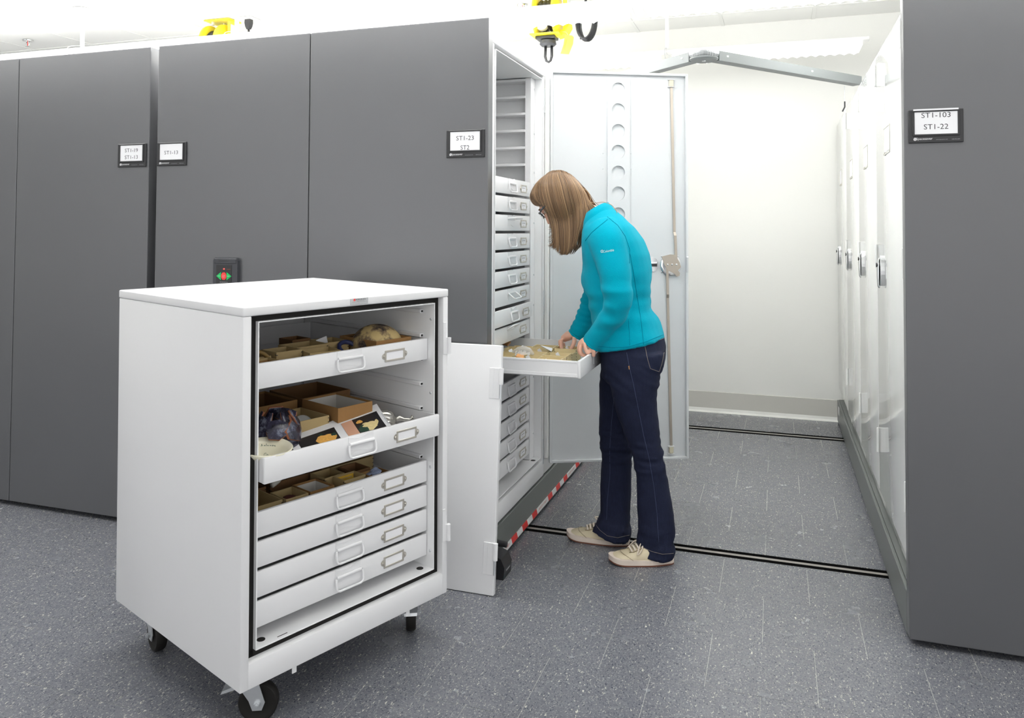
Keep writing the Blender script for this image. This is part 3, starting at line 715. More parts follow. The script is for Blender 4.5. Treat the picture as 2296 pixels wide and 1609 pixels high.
# ---- the cart's door, leaning against the end panel -------------------------------------
B = V((-.956, 2.641, .002)); tilt = math.atan2(.077, .872)
LM = T(B.x, B.y, B.z) @ Matrix.Rotation(-tilt, 4, 'X')
ld = thing('cabinet_door', 'loose white cabinet door standing on the floor against the grey panel behind the cart', 'door', LM)
MB().box((-.665, 0, 0), (0, .024, .875), .003, 3).build('door_panel', WHITE, ld, 35)
for zt_ in (.794, .181):
    hg = MB().box((-.026, -.0035, zt_ - .110), (-.002, .001, zt_), .001).build('hinge', WHITE, ld)
    MB().box((-.042, -.0025, zt_ - .110), (-.024, .001, zt_), .0008).build('leaf', WHITE, hg)
    MB().cyl((.004, -.004, zt_ - .058), (.004, -.004, zt_), .0085, None, 14).build('knuckle', WHITE, hg, 40)
    MB().cyl((.003, -.004, zt_ - .108), (.003, -.004, zt_ - .058), .0042, None, 10).build('pin', STEEL, hg, 40)
# ------------------------------------------------------------------ things in the rolling cabinet's drawers
def CTp(u, v, w_, rz=0.): return CT @ T(u, v + (.012 if .5 < w_ < .70 else .032), w_) @ Matrix.Rotation(rz, 4, 'Z')
F1, F2, F3 = TOP[0] - HD + .0045, TOP[3] - HD + .0045, TOP[5] - HD + .0045
def tray(M, a, b, h, outer, inner, label, group, corner=True, name='specimen_tray', wall=.0028):
    """open cardboard tray a x b x h, its walls, lining and corner staples"""
    t = thing(name, label, 'box', M, group)
    m = MB(); w_ = wall
    m.box((0, 0, 0), (a, b, .002)); m.box((0, 0, 0), (a, w_, h)); m.box((0, b - w_, 0), (a, b, h)); m.box((0, w_ * .9, 0), (w_, b - w_ * .9, h)); m.box((a - w_, w_ * .9, 0), (a, b - w_ * .9, h))
    m.build('tray', outer, t)
    if inner:
        m = MB(); e = w_ + .0008
        m.box((e, e, .002), (a - e, b - e, .0028)); m.box((e - .0007, e, .002), (e, b - e, h - .006)); m.box((a - e, e, .002), (a - e + .0007, b - e, h - .006)); m.box((e, e - .0007, .002), (a - e, e, h - .006)); m.box((e, b - e, .002), (a - e, b - e + .0007, h - .006))
        m.build('lining', inner, t)
    if corner:
        for cx, cy, sx in ((a, 0, 1), (0, 0, -1), (a, b, 1)):
            m = MB(); n = max(2, int(h / .012))
            for k in range(n):
                z = h * (k + .7) / (n + .4)
                m.tube([(cx - sx * .004, cy - (.0006 if cy == 0 else -.0006), z), (cx + sx * .0006, cy - (.0006 if cy == 0 else -.0006), z + .001), (cx + sx * .0006, cy + (.005 if cy == 0 else -.005), z + .002)], .0011, 5)
            m.build('corner_staple', BLACKP, t)
    return t
G1, G2, G3 = 'trays in the top cart drawer', 'boxes in the pulled-out cart drawer', 'trays in the third cart drawer'
DARKP = mat('dark purple glazed clay', (.040, .022, .030), .45, noise_amt=.6, noise_scale=40)
CLAYE = mat('broken clay edge', srgb(150, 92, 62), .85, noise_amt=.2, noise_scale=60)
def shell_mat():
    m = mat('tan burnt pot clay', srgb(196, 172, 118), .75, bump=.35, bump_scale=55)
    nt = m.node_tree; b = nt.nodes['Principled BSDF']; N = nt.nodes.new
    tc = N('ShaderNodeTexCoord'); n = N('ShaderNodeTexNoise'); n.inputs['Scale'].default_value = 17; n.inputs['Detail'].default_value = 6; n.inputs['Roughness'].default_value = .62
    nt.links.new(tc.outputs['Object'], n.inputs['Vector'])
    r = N('ShaderNodeValToRGB'); e = r.color_ramp.elements
    e[0].position = .36; e[0].color = (*srgb(58, 48, 46), 1); e[1].position = .52; e[1].color = (*srgb(200, 176, 122), 1)
    k = e.new(.44); k.color = (*srgb(132, 112, 86), 1)
    nt.links.new(n.outputs['Fac'], r.inputs[0]); nt.links.new(r.outputs[0], b.inputs['Base Color']); return m
def bowl_shell(prof, n=48, cut=None, thick=.005):
    """surface of revolution with thickness and a ragged or cut rim: prof (r, z); cut(angle, i) -> keep"""
    m = MB(); bm = m.bm; k = len(prof)
    def ring(off):
        R = []
        for i, (r, z) in enumerate(prof):
            a, b = prof[max(i - 1, 0)], prof[min(i + 1, k - 1)]
            tx, tz = b[0] - a[0], b[1] - a[1]; l = max(1e-6, sqrt(tx * tx + tz * tz)); nx, nz = tz / l, -tx / l
            R.append([bm.verts.new(((r + nx * off) * cos(2 * pi * j / n), (r + nx * off) * sin(2 * pi * j / n), z + nz * off)) for j in range(n)])
        return R
    O, I = ring(0), ring(-thick)
    keep = {(i, j): (cut is None or cut(2 * pi * (j + .5) / n, i)) for i in range(k - 1) for j in range(n)}
    for (i, j), q in keep.items():
        if not q: continue
        j2 = (j + 1) % n
        bm.faces.new((O[i][j], O[i][j2], O[i + 1][j2], O[i + 1][j])); bm.faces.new((I[i][j2], I[i][j], I[i + 1][j], I[i + 1][j2]))
        for (di, dj, p, q2) in ((-1, 0, (i, j), (i, j2)), (1, 0, (i + 1, j2), (i + 1, j)), (0, -1, (i + 1, j), (i, j)), (0, 1, (i, j2), (i + 1, j2))):
            nb = (i + di, (j + dj) % n)
            if not keep.get(nb, False): 
                f = bm.faces.new((O[p[0]][p[1]], O[q2[0]][q2[1]], I[q2[0]][q2[1]], I[p[0]][p[1]])); f.material_index = 1
    bmesh.ops.delete(bm, geom=[v for v in bm.verts if not v.link_faces], context='VERTS')
    return m
# top drawer
tray(CTp(.495, .050, F1), .142, .185, .068, KRAFT, KRAFTD, 'brown box holding the tan domed pot fragment', G1, False)
prof = [(.001, .078)] + [(.088 * sin(a), .078 * cos(a) ** .9 if cos(a) > 0 else 0) for a in [pi / 2 * i / 12 for i in range(1, 13)]]
sh = bowl_shell(prof, 48, None, .006)
sh.xf(Matrix.Diagonal((.92, .88, .94, 1)))
o = sh.build('pot_fragment', shell_mat(), None, True, CTp(.568, .138, F1 + .028) @ Matrix.Rotation(.10, 4, 'Y') @ Matrix.Rotation(-.10, 4, 'X')); o.data.materials.append(CLAYE)
tag(o, 'tan domed pot fragment with dark burn stains in the top cart drawer', 'pottery')
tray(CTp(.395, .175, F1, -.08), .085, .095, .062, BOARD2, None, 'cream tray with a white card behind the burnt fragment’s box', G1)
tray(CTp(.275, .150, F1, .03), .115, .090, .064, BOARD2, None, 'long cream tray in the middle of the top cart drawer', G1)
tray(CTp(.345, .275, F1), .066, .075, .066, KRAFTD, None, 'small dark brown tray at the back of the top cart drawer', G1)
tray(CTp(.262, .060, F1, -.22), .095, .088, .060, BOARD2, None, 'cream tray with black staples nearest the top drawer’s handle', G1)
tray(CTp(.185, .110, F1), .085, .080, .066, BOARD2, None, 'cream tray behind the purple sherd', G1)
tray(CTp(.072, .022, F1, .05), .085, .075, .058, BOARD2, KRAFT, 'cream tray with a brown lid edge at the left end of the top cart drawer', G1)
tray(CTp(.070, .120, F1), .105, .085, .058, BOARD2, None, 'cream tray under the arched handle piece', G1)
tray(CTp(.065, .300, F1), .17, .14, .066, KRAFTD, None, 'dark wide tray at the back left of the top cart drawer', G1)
MB().box((.402, .20, F1 + .060), (.452, .202, F1 + .090)).build('x', SHEETW)
bpy.data.objects.remove(bpy.data.objects['x'])
o = MB().prism([(0, 0, 0), (.05, 0, .004), (.048, 0, .04), (.004, 0, .032)], (0, .0008, 0)).build('paper_slip', SHEETW, None, None, CTp(.405, .232, F1 + .032, .1) @ Matrix.Rotation(-.25, 4, 'X')); tag(o, 'white paper slip leaning in a cream tray of the top cart drawer', 'paper')
pts = [(0, 0), (.05, -.006), (.11, .01), (.10, .035), (.055, .048), (.012, .03)]
o = MB().prism([(x, y, .004 * sin(x * 60)) for x, y in pts], (0, 0, .012)).build('sherd', DARKP, None, None, CTp(.165, .035, F1 + .046, .2) @ Matrix.Rotation(-.55, 4, 'X') @ Matrix.Rotation(.25, 4, 'Y')); tag(o, 'dark purple potsherd lying at the front of the top cart drawer', 'pottery')
o = MB().tube([(.046 * cos(a), 0, .046 * sin(a)) for a in [pi * i / 16 for i in range(17)]], .0062, 8, flat=1.4).build('handle_fragment', mat('olive glazed clay', srgb(140, 112, 62), .5), None, True, CTp(.125, .118, F1 + .028, .05)); tag(o, 'arched olive handle fragment standing in the top cart drawer', 'pottery')
o = MB().tube([(.030 * cos(a), .018 * sin(a) * 1.0, .020 + .016 * sin(a)) for a in [2 * pi * i / 20 for i in range(20)]], .007, 8, closed=True).build('blue_white_sherd', mat('blue glaze', srgb(44, 52, 96), .3, noise_amt=.5, noise_scale=60), None, True, CTp(.462, .15, F1 + .022)); tag(o, 'dark blue and white curved sherd beside the burnt fragment’s box', 'pottery')
# pulled-out drawer
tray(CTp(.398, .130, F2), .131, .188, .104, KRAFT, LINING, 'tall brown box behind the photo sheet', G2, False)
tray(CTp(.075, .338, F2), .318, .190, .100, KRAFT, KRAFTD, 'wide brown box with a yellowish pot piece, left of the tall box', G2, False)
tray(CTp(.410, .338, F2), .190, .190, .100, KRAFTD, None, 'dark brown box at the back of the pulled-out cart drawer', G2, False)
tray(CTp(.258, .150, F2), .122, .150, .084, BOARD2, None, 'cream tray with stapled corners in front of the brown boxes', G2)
o = MB().lathe([(.001, .006), (.030, .004), (.038, 0), (.038, -.003), (.030, 0), (.001, .002)], (0, 0, 0), 32).build('saucer', mat('pale grey glaze', (.42, .43, .41), .3), None, 40, CTp(.335, .215, F2 + .045) @ Matrix.Rotation(1.1, 4, 'X')); tag(o, 'pale round saucer standing in the cream tray of the pulled-out drawer', 'pottery')
o = MB().tube([(0, 0, 0), (.02, .01, .004), (.06, .012, .012), (.105, .008, .018), (.125, .004, .017)], [.006, .016, .030, .034, .020], 14).build('pot_neck', mat('yellow ochre clay', srgb(168, 132, 62), .6, noise_amt=.2, noise_scale=30), None, True, CTp(.135, .40, F2 + .072, .3)); tag(o, 'yellowish rounded pot piece in the wide brown box', 'pottery')
def glaze():
    m = mat('dark mottled glaze', (.03, .028, .045), .16)
    nt = m.node_tree; b = nt.nodes['Principled BSDF']; N = nt.nodes.new
    tc = N('ShaderNodeTexCoord'); n = N('ShaderNodeTexNoise'); n.inputs['Scale'].default_value = 26; n.inputs['Detail'].default_value = 8; n.inputs['Roughness'].default_value = .75
    nt.links.new(tc.outputs['Object'], n.inputs['Vector'])
    r = N('ShaderNodeValToRGB'); e = r.color_ramp.elements
    e[0].position = .40; e[0].color = (.010, .010, .018, 1); e[1].position = .64; e[1].color = (*srgb(116, 122, 140), 1); k = e.new(.54); k.color = (*srgb(44, 42, 62), 1)
    nt.links.new(n.outputs['Fac'], r.inputs[0]); nt.links.new(r.outputs[0], b.inputs['Base Color']); return m
GLAZE = glaze()
prof = [(.030, 0), (.050, .008), (.062, .025), (.069, .050), (.071, .075), (.066, .098), (.056, .115), (.046, .126), (.040, .136)]
random.seed(3)
rag = [5 + random.choice((-1.5, 0, 1, 2, 2.5, 3)) for _ in range(12)]
b_ = bowl_shell(prof, 48, lambda a, i: i < rag[int(a / (2 * pi) * 12) % 12] and not (i > 2 and 3.9 < a < 4.5), .006)
o = b_.build('broken_pot', GLAZE, None, True, CTp(.192, .140, F2 + .001)); o.data.materials.append(CLAYE); tag(o, 'broken dark glazed pot with ragged orange edges in the pulled-out drawer', 'pottery')
random.seed(5)
spots = [(.225, .085, .085, .8, .045), (.16, .085, .100, -.5, .036), (.105, .118, .080, .3, .042), (.215, .125, .118, -.9, .032)]
labs = ['shiny dark curved sherd propped against the broken pot’s right shoulder', 'dark pointed sherd standing on top of the broken pot', 'dark sherd leaning at the left of the broken pot', 'small dark sherd resting inside the broken pot’s mouth']
for (u, v, z, rt, s_), l in zip(spots, labs):
    n = 9; rings = []
    poly = [(s_ * (1 + .25 * random.uniform(-1, 1)) * cos(2 * pi * i / n), s_ * .8 * (1 + .25 * random.uniform(-1, 1)) * sin(2 * pi * i / n)) for i in range(n)]
    m = MB()
    for lay, dz in ((0, 0), (1, .006)):
        pass
    cen = V((0, 0, .010)); bm = m.bm
    a = [bm.verts.new((x, y, -9 * (x * x + y * y) + .010)) for x, y in poly]; b2 = [bm.verts.new((x, y, -9 * (x * x + y * y) + .004)) for x, y in poly]; ca = bm.verts.new(cen); cb = bm.verts.new((0, 0, .004))
    for i in range(n):
        j = (i + 1) % n
        bm.faces.new((a[i], a[j], ca)); bm.faces.new((b2[j], b2[i], cb)); f = bm.faces.new((a[j], a[i], b2[i], b2[j])); f.material_index = 1
    o = m.build('dark_sherd', GLAZE, None, 30, CTp(u, v, F2 + z, rt) @ Matrix.Rotation(1.0 + .3 * rt, 4, 'X')); o.data.materials.append(CLAYE); tag(o, l, 'pottery', 'dark sherds in the pulled-out drawer')
o = MB().lathe([(.018, 0), (.030, .003), (.036, .012), (.033, .016), (.026, .010), (.018, .012), (.018, 0)], (0, 0, 0), 28).build('spout_base', CLAYE, None, 40, CTp(.088, .105, F2 + .098) @ Matrix.Rotation(1.25, 4, 'X') @ Matrix.Rotation(-.3, 4, 'Y') @ Matrix.Scale(.62, 4)); tag(o, 'broken orange clay ring with dark glaze inside, above the white bowl', 'pottery')
# the white bowl with the green script
bw = mat('cream ironstone glaze', srgb(226, 222, 200), .12, coat=.4)
prof = [(.020, 0), (.030, .002), (.046, .022), (.060, .050), (.070, .064)]
BM_ = CTp(.100, .048, F2 + .006) @ Matrix.Rotation(.12, 4, 'X')
t = thing('ceramic_bowl', 'cream bowl lettered Atlanta in green at the left front of the pulled-out drawer', 'bowl', BM_)
bowl_shell([(.001, .001)] + prof, 56, None, .004).build('bowl', bw, t, True)
me = text('Atlanta', mat('green script', srgb(58, 88, 74), .4), t, Matrix.Identity(4), .046, .016, 'lettering')
for v in me.data.vertices:
    a = radians(52) - v.co.x / .058; z = .046 + v.co.y * .8 + .15 * v.co.x * .3; r = .0535 + (z - .046) * .42
    v.co = V((r * cos(a), r * sin(a), z))
me2 = text('Ga.', MATS['green script'], t, Matrix.Identity(4), .016, .010, 'lettering')
for v in me2.data.vertices:
    a = radians(54) - v.co.x / .05; z = .026 + v.co.y * .8; r = .0432 + (z - .026) * .42
    v.co = V((r * cos(a), r * sin(a), z))
# photo sheet curling over the boxes
def sheet_pt(s_, t_):          # s along the long side (left to right), t towards the back
    u = .165 + .335 * s_ + .070 * t_; v = -.012 + .005 * s_ + .178 * t_
    w_ = F2 + .024 + .024 * t_ + .016 * s_ + .016 * (t_ * s_) ** 1.5 + .008 * max(0, t_ - .5) * s_
    return V((u, v, w_))
m = MB(); g = [[m.bm.verts.new(sheet_pt(i / 16, j / 10)) for i in range(17)] for j in range(11)]
for j in range(10):
    for i in range(16): m.bm.faces.new((g[j][i], g[j][i + 1], g[j + 1][i + 1], g[j + 1][i]))
pr = thing('photo_sheet', 'white sheet printed with two photographs curling over the pulled-out drawer', 'paper', CT)
m.build('sheet', SHEETW, pr, True)
def patch(s0, s1, t0, t1, m_, nm, lift=.0006):
    q = MB(); g = [[q.bm.verts.new(sheet_pt(s0 + (s1 - s0) * i / 10, t0 + (t1 - t0) * j / 8) + V((0, 0, lift))) for i in range(11)] for j in range(9)]
    for j in range(8):
        for i in range(10): q.bm.faces.new((g[j][i], g[j][i + 1], g[j + 1][i + 1], g[j + 1][i]))
    return q.build(nm, m_, pr, True)
def blob(cs, ct, rs, rt, m_, nm, lift=.0011, wob=.12, n=20):
    q = MB(); pts = []
    for k in range(n):
        a = 2 * pi * k / n; rr_ = 1 + wob * sin(3 * a + cs * 40) + wob * .6 * sin(7 * a)
        pts.append(sheet_pt(cs + rs * rr_ * cos(a), ct + rt * rr_ * sin(a)) + V((0, 0, lift)))
    q.face(pts); return q.build(nm, m_, pr)
PBLK = mat('printed black', (.012, .011, .014), .5); PORG = mat('printed orange', srgb(228, 168, 84), .5, noise_amt=.4, noise_scale=150); PSKN = mat('printed peach', srgb(206, 158, 132), .5); PGRN = mat('printed dark green', srgb(34, 66, 54), .5); PCRM = mat('printed cream', srgb(226, 206, 150), .5, noise_amt=.25, noise_scale=90)
patch(.07, .46, .26, .78, PBLK, 'print_area'); patch(.54, .95, .26, .80, PBLK, 'print_area'); patch(.54, .66, .26, .80, PSKN, 'print_area', .0008)
blob(.33, .46, .10, .19, PORG, 'print_shape'); blob(.42, .56, .028, .05, PGRN, 'print_shape', .0013); blob(.30, .68, .022, .03, PGRN, 'print_shape', .0013)
blob(.80, .45, .09, .14, PCRM, 'print_shape'); blob(.72, .66, .035, .05, PORG, 'print_shape', .0013); blob(.72, .42, .05, .12, PGRN, 'print_shape', .0012); blob(.89, .52, .02, .05, PCRM, 'print_shape', .0014)
tx = text('sherds set', INKG, pr, Matrix.Identity(4), 1, .2, 'lettering')
for v in tx.data.vertices: v.co = sheet_pt(.985 - v.co.y * .10, .50 + v.co.x * .36) + V((0, 0, .0008))
# silver piece
t = thing('silver_vessel', 'fluted silver vessel with a handle at the right of the pulled-out drawer', 'silverware', CTp(.585, .135, F2 + .034, -.62) @ Matrix.Rotation(.10, 4, 'Y'))
SIL = mat('tarnished silver', (.62, .60, .55), .18, metal=1, noise_amt=.25, noise_scale=40)
rings = []
pf = [(-.062, .006), (-.058, .022), (-.045, .029), (-.020, .031), (.004, .030), (.020, .024), (.030, .014), (.036, .008)]
for x, r in pf: rings.append([(x, r * (1 + .045 * cos(18 * 2 * pi * k / 72)) * cos(2 * pi * k / 72), r * (1 + .045 * cos(18 * 2 * pi * k / 72)) * sin(2 * pi * k / 72)) for k in range(72)])
MB().loft(rings).build('fluted_body', SIL, t, 50)
MB().tube([(.032, 0, 0), (.045, .003, .006), (.060, .004, .002), (.080, .006, 0), (.088, .007, .008), (.092, .007, .004)], [.006, .009, .006, .007, .010, .005], 8, flat=.6).build('handle', SIL, t, 50)
MB().lathe([(.002, .012), (.013, .010), (.018, 0), (.010, -.004)], (-.050, 0, .026), 20).build('lid_knob', SIL, t, 50)
# third drawer
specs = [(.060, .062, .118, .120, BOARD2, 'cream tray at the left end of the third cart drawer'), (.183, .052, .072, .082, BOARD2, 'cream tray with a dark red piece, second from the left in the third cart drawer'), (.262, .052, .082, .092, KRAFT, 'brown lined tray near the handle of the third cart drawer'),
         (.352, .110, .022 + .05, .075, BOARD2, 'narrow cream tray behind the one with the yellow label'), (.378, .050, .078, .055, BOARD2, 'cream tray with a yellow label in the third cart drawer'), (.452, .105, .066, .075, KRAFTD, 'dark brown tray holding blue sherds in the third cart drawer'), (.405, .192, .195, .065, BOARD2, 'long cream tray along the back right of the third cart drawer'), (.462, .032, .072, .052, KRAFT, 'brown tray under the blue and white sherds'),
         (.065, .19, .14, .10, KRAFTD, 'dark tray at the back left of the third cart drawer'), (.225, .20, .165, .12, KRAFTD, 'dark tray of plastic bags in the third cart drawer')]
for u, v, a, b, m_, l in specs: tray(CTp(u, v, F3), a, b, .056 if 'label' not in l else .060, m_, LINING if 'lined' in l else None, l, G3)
o = MB().box((0, 0, 0), (.062, .0008, .020)).build('label_slip', mat('yellow label', srgb(222, 178, 60), .6), None, None, CTp(.386, .0985, F3 + .036)); tag(o, 'yellow label standing inside a cream tray of the third cart drawer', 'label')
text('specimen bag labels', INKG, o, T(.031, -.0003, .012) @ UP, .050, .005)
o = MB().tube([(0, 0, 0), (.03, .004, .004), (.06, .012, .014), (.08, .016, .024)], [.008, .007, .006, .006], 10).build('clay_pipe', mat('white clay', (.66, .64, .58), .5), None, True, CTp(.215, .175, F3 + .060, .25)); tag(o, 'white clay pipe stem lying across the trays of the third cart drawer', 'pottery')
def bag(M, a, b, h, label, seed, name='plastic_bag', grp='plastic bags'):
    m = MB(); n = 8; g = [[m.bm.verts.new((a * i / n, b * j / n, h * (.4 + .6 * sin(pi * i / n) * sin(pi * j / n)) + .5 * h * noise.noise(V((i * .6 + seed, j * .6, seed))))) for i in range(n + 1)] for j in range(n + 1)]
    for j in range(n):
        for i in range(n): m.bm.faces.new((g[j][i], g[j][i + 1], g[j + 1][i + 1], g[j + 1][i]))
    return tag(m.build(name, POLY, None, True, M), label, 'bag', grp)
bag(CTp(.235, .205, F3 + .030, .1), .075, .085, .035, 'clear plastic bag behind the clay pipe stem', 1.3)
bag(CTp(.315, .205, F3 + .032), .070, .09, .035, 'clear plastic bag with a white slip, right of the clay pipe stem', 2.9)
for i, (u, v) in enumerate(((.470, .045), (.492, .060), (.512, .042))):
    pts = [(0, 0), (.028, -.004), (.036, .014), (.016, .026), (-.004, .016)]
    o = MB().prism([(x, y, .003 * sin(x * 80)) for x, y in pts], (0, 0, .005)).build('blue_white_sherd', mat('blue and white glaze %d' % i, srgb(150, 162, 190), .25, noise_amt=.75, noise_scale=90), None, None, CTp(u, v, F3 + .046 + .006 * i, i * .8) @ Matrix.Rotation(-.5, 4, 'X'))
    tag(o, ('blue and white sherd at the left of three at the third cart drawer’s right end', 'blue and white sherd in the middle of three at the third cart drawer’s right end', 'blue and white sherd at the right of three at the third cart drawer’s right end')[i], 'pottery', 'blue and white sherds')
for u, v, l in ((.095, .085, 'dark red piece in the cream tray at the third cart drawer’s left end'), (.218, .078, 'dark red piece in the second cream tray of the third cart drawer')):
    o = MB().lathe([(.001, .012), (.020, .010), (.032, .002), (.030, 0), (.018, .006), (.001, .008)], (0, 0, 0), 20).build('red_fragment', mat('dark red clay ' + str(u), srgb(78, 34, 26), .6), None, 40, CTp(u, v, F3 + .030) @ Matrix.Rotation(.5, 4, 'X')); tag(o, l, 'pottery', 'dark red pieces')
# ------------------------------------------------------------------ boxes in the drawer the woman is working in
PX = lambda u, v, w_, rz=0.: TCM @ T(u, v, w_) @ Matrix.Rotation(rz, 4, 'Z')
FD = .806 - TZ - .067 + .0045
G4 = 'small cream boxes in the open drawer'
vs = [-.236, -.135, -.034, .067]; us = [.078, .160, .242, .324, .406, .488]
word = {(0, 0): 'front row, first box with a name label', (0, 1): 'front row, second box'}
ordn = ['nearest the camera', 'second from the near side', 'third from the near side', 'fourth from the near side', 'nearest the far side']
rown = ['in the row nearest the woman', 'in the middle row', 'in the row deepest in the cabinet']
BX = {}
random.seed(11)
for r in range(3):
    for c in range(5):
        h = .046 + random.uniform(-.004, .006); a, b = .079, .096
        t = tray(PX(us[c] + random.uniform(0, .002), vs[r] + random.uniform(0, .003), FD, random.uniform(-.02, .02)), a, b, h, BOARD, None, 'cream specimen box %s, %s' % (rown[r], ordn[c]), G4, r == 0, 'specimen_box')
        BX[r, c] = t
        # paper slips or bags inside
        if (r * 5 + c) % 2 == 0:
            MB().prism([(.006, .03, .012), (.070, .03, .010), (.066, .055, h + .004), (.010, .05, h + .006)], (0, .0006, 0)).build('paper_slip', SHEETW, t)
        else:
            MB().box((.008, .010, .010), (.060, .0108, h - .004)).build('paper_slip', SHEETW, t)
# writing on the outside of the front boxes
W90 = Matrix.Rotation(pi / 2, 4, 'Z')
text('98', INK, BX[0, 0], T(.06, -.0012, .022) @ UP, .016, .016); text('97', INK, BX[0, 1], T(.05, -.0012, .024) @ UP, .014, .015)
lab = MB().box((-.0012, .014, .020), (-.0004, .074, .044)).build('name_label', SHEETW, BX[0, 0])
text('C.S. BOX', INK, lab, T(-.0014, .044, .032) @ Matrix.Rotation(-pi / 2, 4, 'Z') @ UP, .048, .010)
o = bag(PX(.15, -.11, FD + .05, .3), .085, .06, .022, 'clear plastic bag with printed slip lying on the cream boxes', 4.1, 'plastic_bag', 'clear bags in the open drawer')
o = MB().tube([(0, 0, 0), (.006, .018, .012), (.010, .04, .016), (.014, .065, .014), (.020, .09, .004)], [.004, .013, .016, .013, .004], 12, flat=.6).build('plastic_bag', POLY, None, True, PX(.235, -.10, FD + .050, .2)); tag(o, 'rolled clear bag on top of the middle cream boxes', 'bag', 'clear bags in the open drawer')
bag(PX(.075, .0, FD + .046), .09, .085, .05, 'crumpled clear bag at the near side of the open drawer', 7.7, 'plastic_bag', 'clear bags in the open drawer')
o = MB().prism([(0, 0, 0), (.07, .01, .004), (.06, .06, .012), (.012, .05, .022)], (0, 0, .0008)).build('paper_slip', SHEETW, None, None, PX(.325, -.150, FD + .050, .1)); tag(o, 'folded white paper lying on the cream boxes by the woman’s hand', 'paper')
for i, (u, v) in enumerate(((.415, .075), (.10, -.10))):
    o = MB().prism([(0, 0, 0), (.06, .005, .006), (.065, .03, .010), (.02, .034, .004)], (0, 0, .006)).build('orange_sherd', mat('orange clay %d' % i, srgb(206, 150, 96), .8), None, None, PX(u, v, FD + .048, .2 * i) ); tag(o, ('orange sherd at the far back of the open drawer', 'orange sherd among the near cream boxes of the open drawer')[i], 'pottery')
m = MB(); n = 14; g = [[m.bm.verts.new((.075 + .385 * i / n, -.318 + .075 * j / 4, FD + .004 + .0035 * noise.noise(V((i * .7, j * .9, 2))))) for i in range(n + 1)] for j in range(5)]
for j in range(4):
    for i in range(n): m.bm.faces.new((g[j][i], g[j][i + 1], g[j + 1][i + 1], g[j + 1][i]))
o = m.build('foam_sheet', FOAM, None, True, TCM.copy()); tag(o, 'white foam liner on the open drawer floor by the woman’s hands', 'foam sheet')
# ------------------------------------------------------------------ on the ceiling
def reel(M, hang, label):
    t = thing('cord_reel', label, 'cord reel', M, 'yellow cord reels on the ceiling')
    R = .135; zc = -.165
    m = MB(); m.box((-.10, -.07, -.008), (.115, .07, -.0005), .002); m.box((.085, -.050, -.24), (.112, .050, -.004), .01, 2)
    m.build('bracket', YELLOW, t)
    AX = Matrix.Rotation(pi / 2, 4, 'Y')
    for x in (-.075, .045):
        MB().lathe([(.02, -.006), (R - .01, -.008), (R, -.012), (R, -.002), (R - .012, .004), (.06, .018 if x > 0 else .004), (.02, .02 if x > 0 else .004)], (x, 0, zc), 36, AX).build('flange', YELLOW, t, 40)
    for k in range(4): MB().lathe([(.075, -.012), (.092, -.012), (.099, 0), (.092, .012), (.075, .012)], (-.052 + .026 * k, 0, zc), 30, AX).build('cord_turn', BLACKP, t, 40)
    for x, y in ((.0, .03), (-.05, -.03)): MB().cyl((x, y, -.032), (x, y, -.006), .011, None, 6).build('bolt', STEEL, t)
    MB().box((.1115, -.042, -.105), (.1130, .036, -.040)).build('rating_plate', mat('pale rating plate', (.75, .76, .72), .5), t)
    MB().cyl((.110, .0, zc - .02), (.122, 0, zc - .02), .012, None, 10).build('hub_bolt', STEEL, t, 40)
    if hang:
        n_before = set(kids(t))
        MB().box((-.115, -.08, -.378), (.07, .055, -.370), .002).build('guide_plate', YELLOW, t); MB().tube([(.10, 0, -.29), (.105, 0, -.34), (.09, 0, -.365), (.05, 0, -.373)], [.03, .03, .03, .03], 8, flat=.25).build('guide_arm', YELLOW, t, 40)
        MB().box((-.09, -.045, -.398), (.035, .045, -.379), .004).build('cord_stop', BLACKP, t)
        MB().lathe([(.040, 0), (.052, .012), (.048, .034), (.030, .040)], (-.020, 0, -.438), 18).build('connector', DGREYP, t, 40)
        MB().tube([(-.035, 0, -.43), (-.038, 0, -.50), (-.030, 0, -.528), (-.015, 0, -.536), (-.003, 0, -.526), (.004, 0, -.50), (.004, 0, -.43)], .0085, 8).build('cord_loop', BLACKP, t, True)
        MB().lathe([(.001, .012), (.038, .010), (.042, 0), (.042, -.02)], (-.045, -.05, -.31), 20, Matrix.Rotation(pi / 2, 4, 'X')).build('socket_end', mat('white socket', (.8, .82, .78), .4), t, 40)
        MB().tube([(-.045, -.03, -.31), (-.03, -.02, -.36), (-.02, 0, -.37)], .012, 8).build('cord_end', BLACKP, t, True)
        MB().tube([(.09, -.02, -.26), (.13, -.03, -.27), (.145, -.03, -.288)], .0012, 4).build('tag_wire', STEEL, t)
        tg = MB().prism([(.125, -.03, -.285), (.170, -.03, -.295), (.180, -.03, -.305), (.175, -.028, -.345), (.148, -.022, -.405), (.095, -.022, -.398), (.115, -.027, -.345)], (0, .0012, 0)).build('warning_tag', TAGY, t)
        text('ATTENTION', INK, tg, T(.128, -.0290, -.345) @ UP @ Matrix.Rotation(1.26, 4, 'Z'), .062, .008)
    if hang:
        for o in kids(t):
            if o not in n_before: o.location.z += -.010 if o.name.startswith('warning') or o.name.startswith('tag_wire') else .086; o.location.x += -.030 if o.name.startswith('warning') or o.name.startswith('tag_wire') else 0
    return t
reel(T(-3.745, 4.590, RZ), False, 'yellow cord reel on the ceiling above the left grey panels')
reel(T(-1.300, 4.585, RZ), True, 'yellow cord reel with hanging connector and yellow tag above the open cabinet')
t = thing('power_plug', 'black plug and cord fixed to the ceiling right of the small yellow reel', 'plug', T(-3.515, 4.59, RZ))
MB().box((-.06, -.06, -.006), (.06, .06, -.0004), .002).build('ceiling_plate', CEILBAR, t)
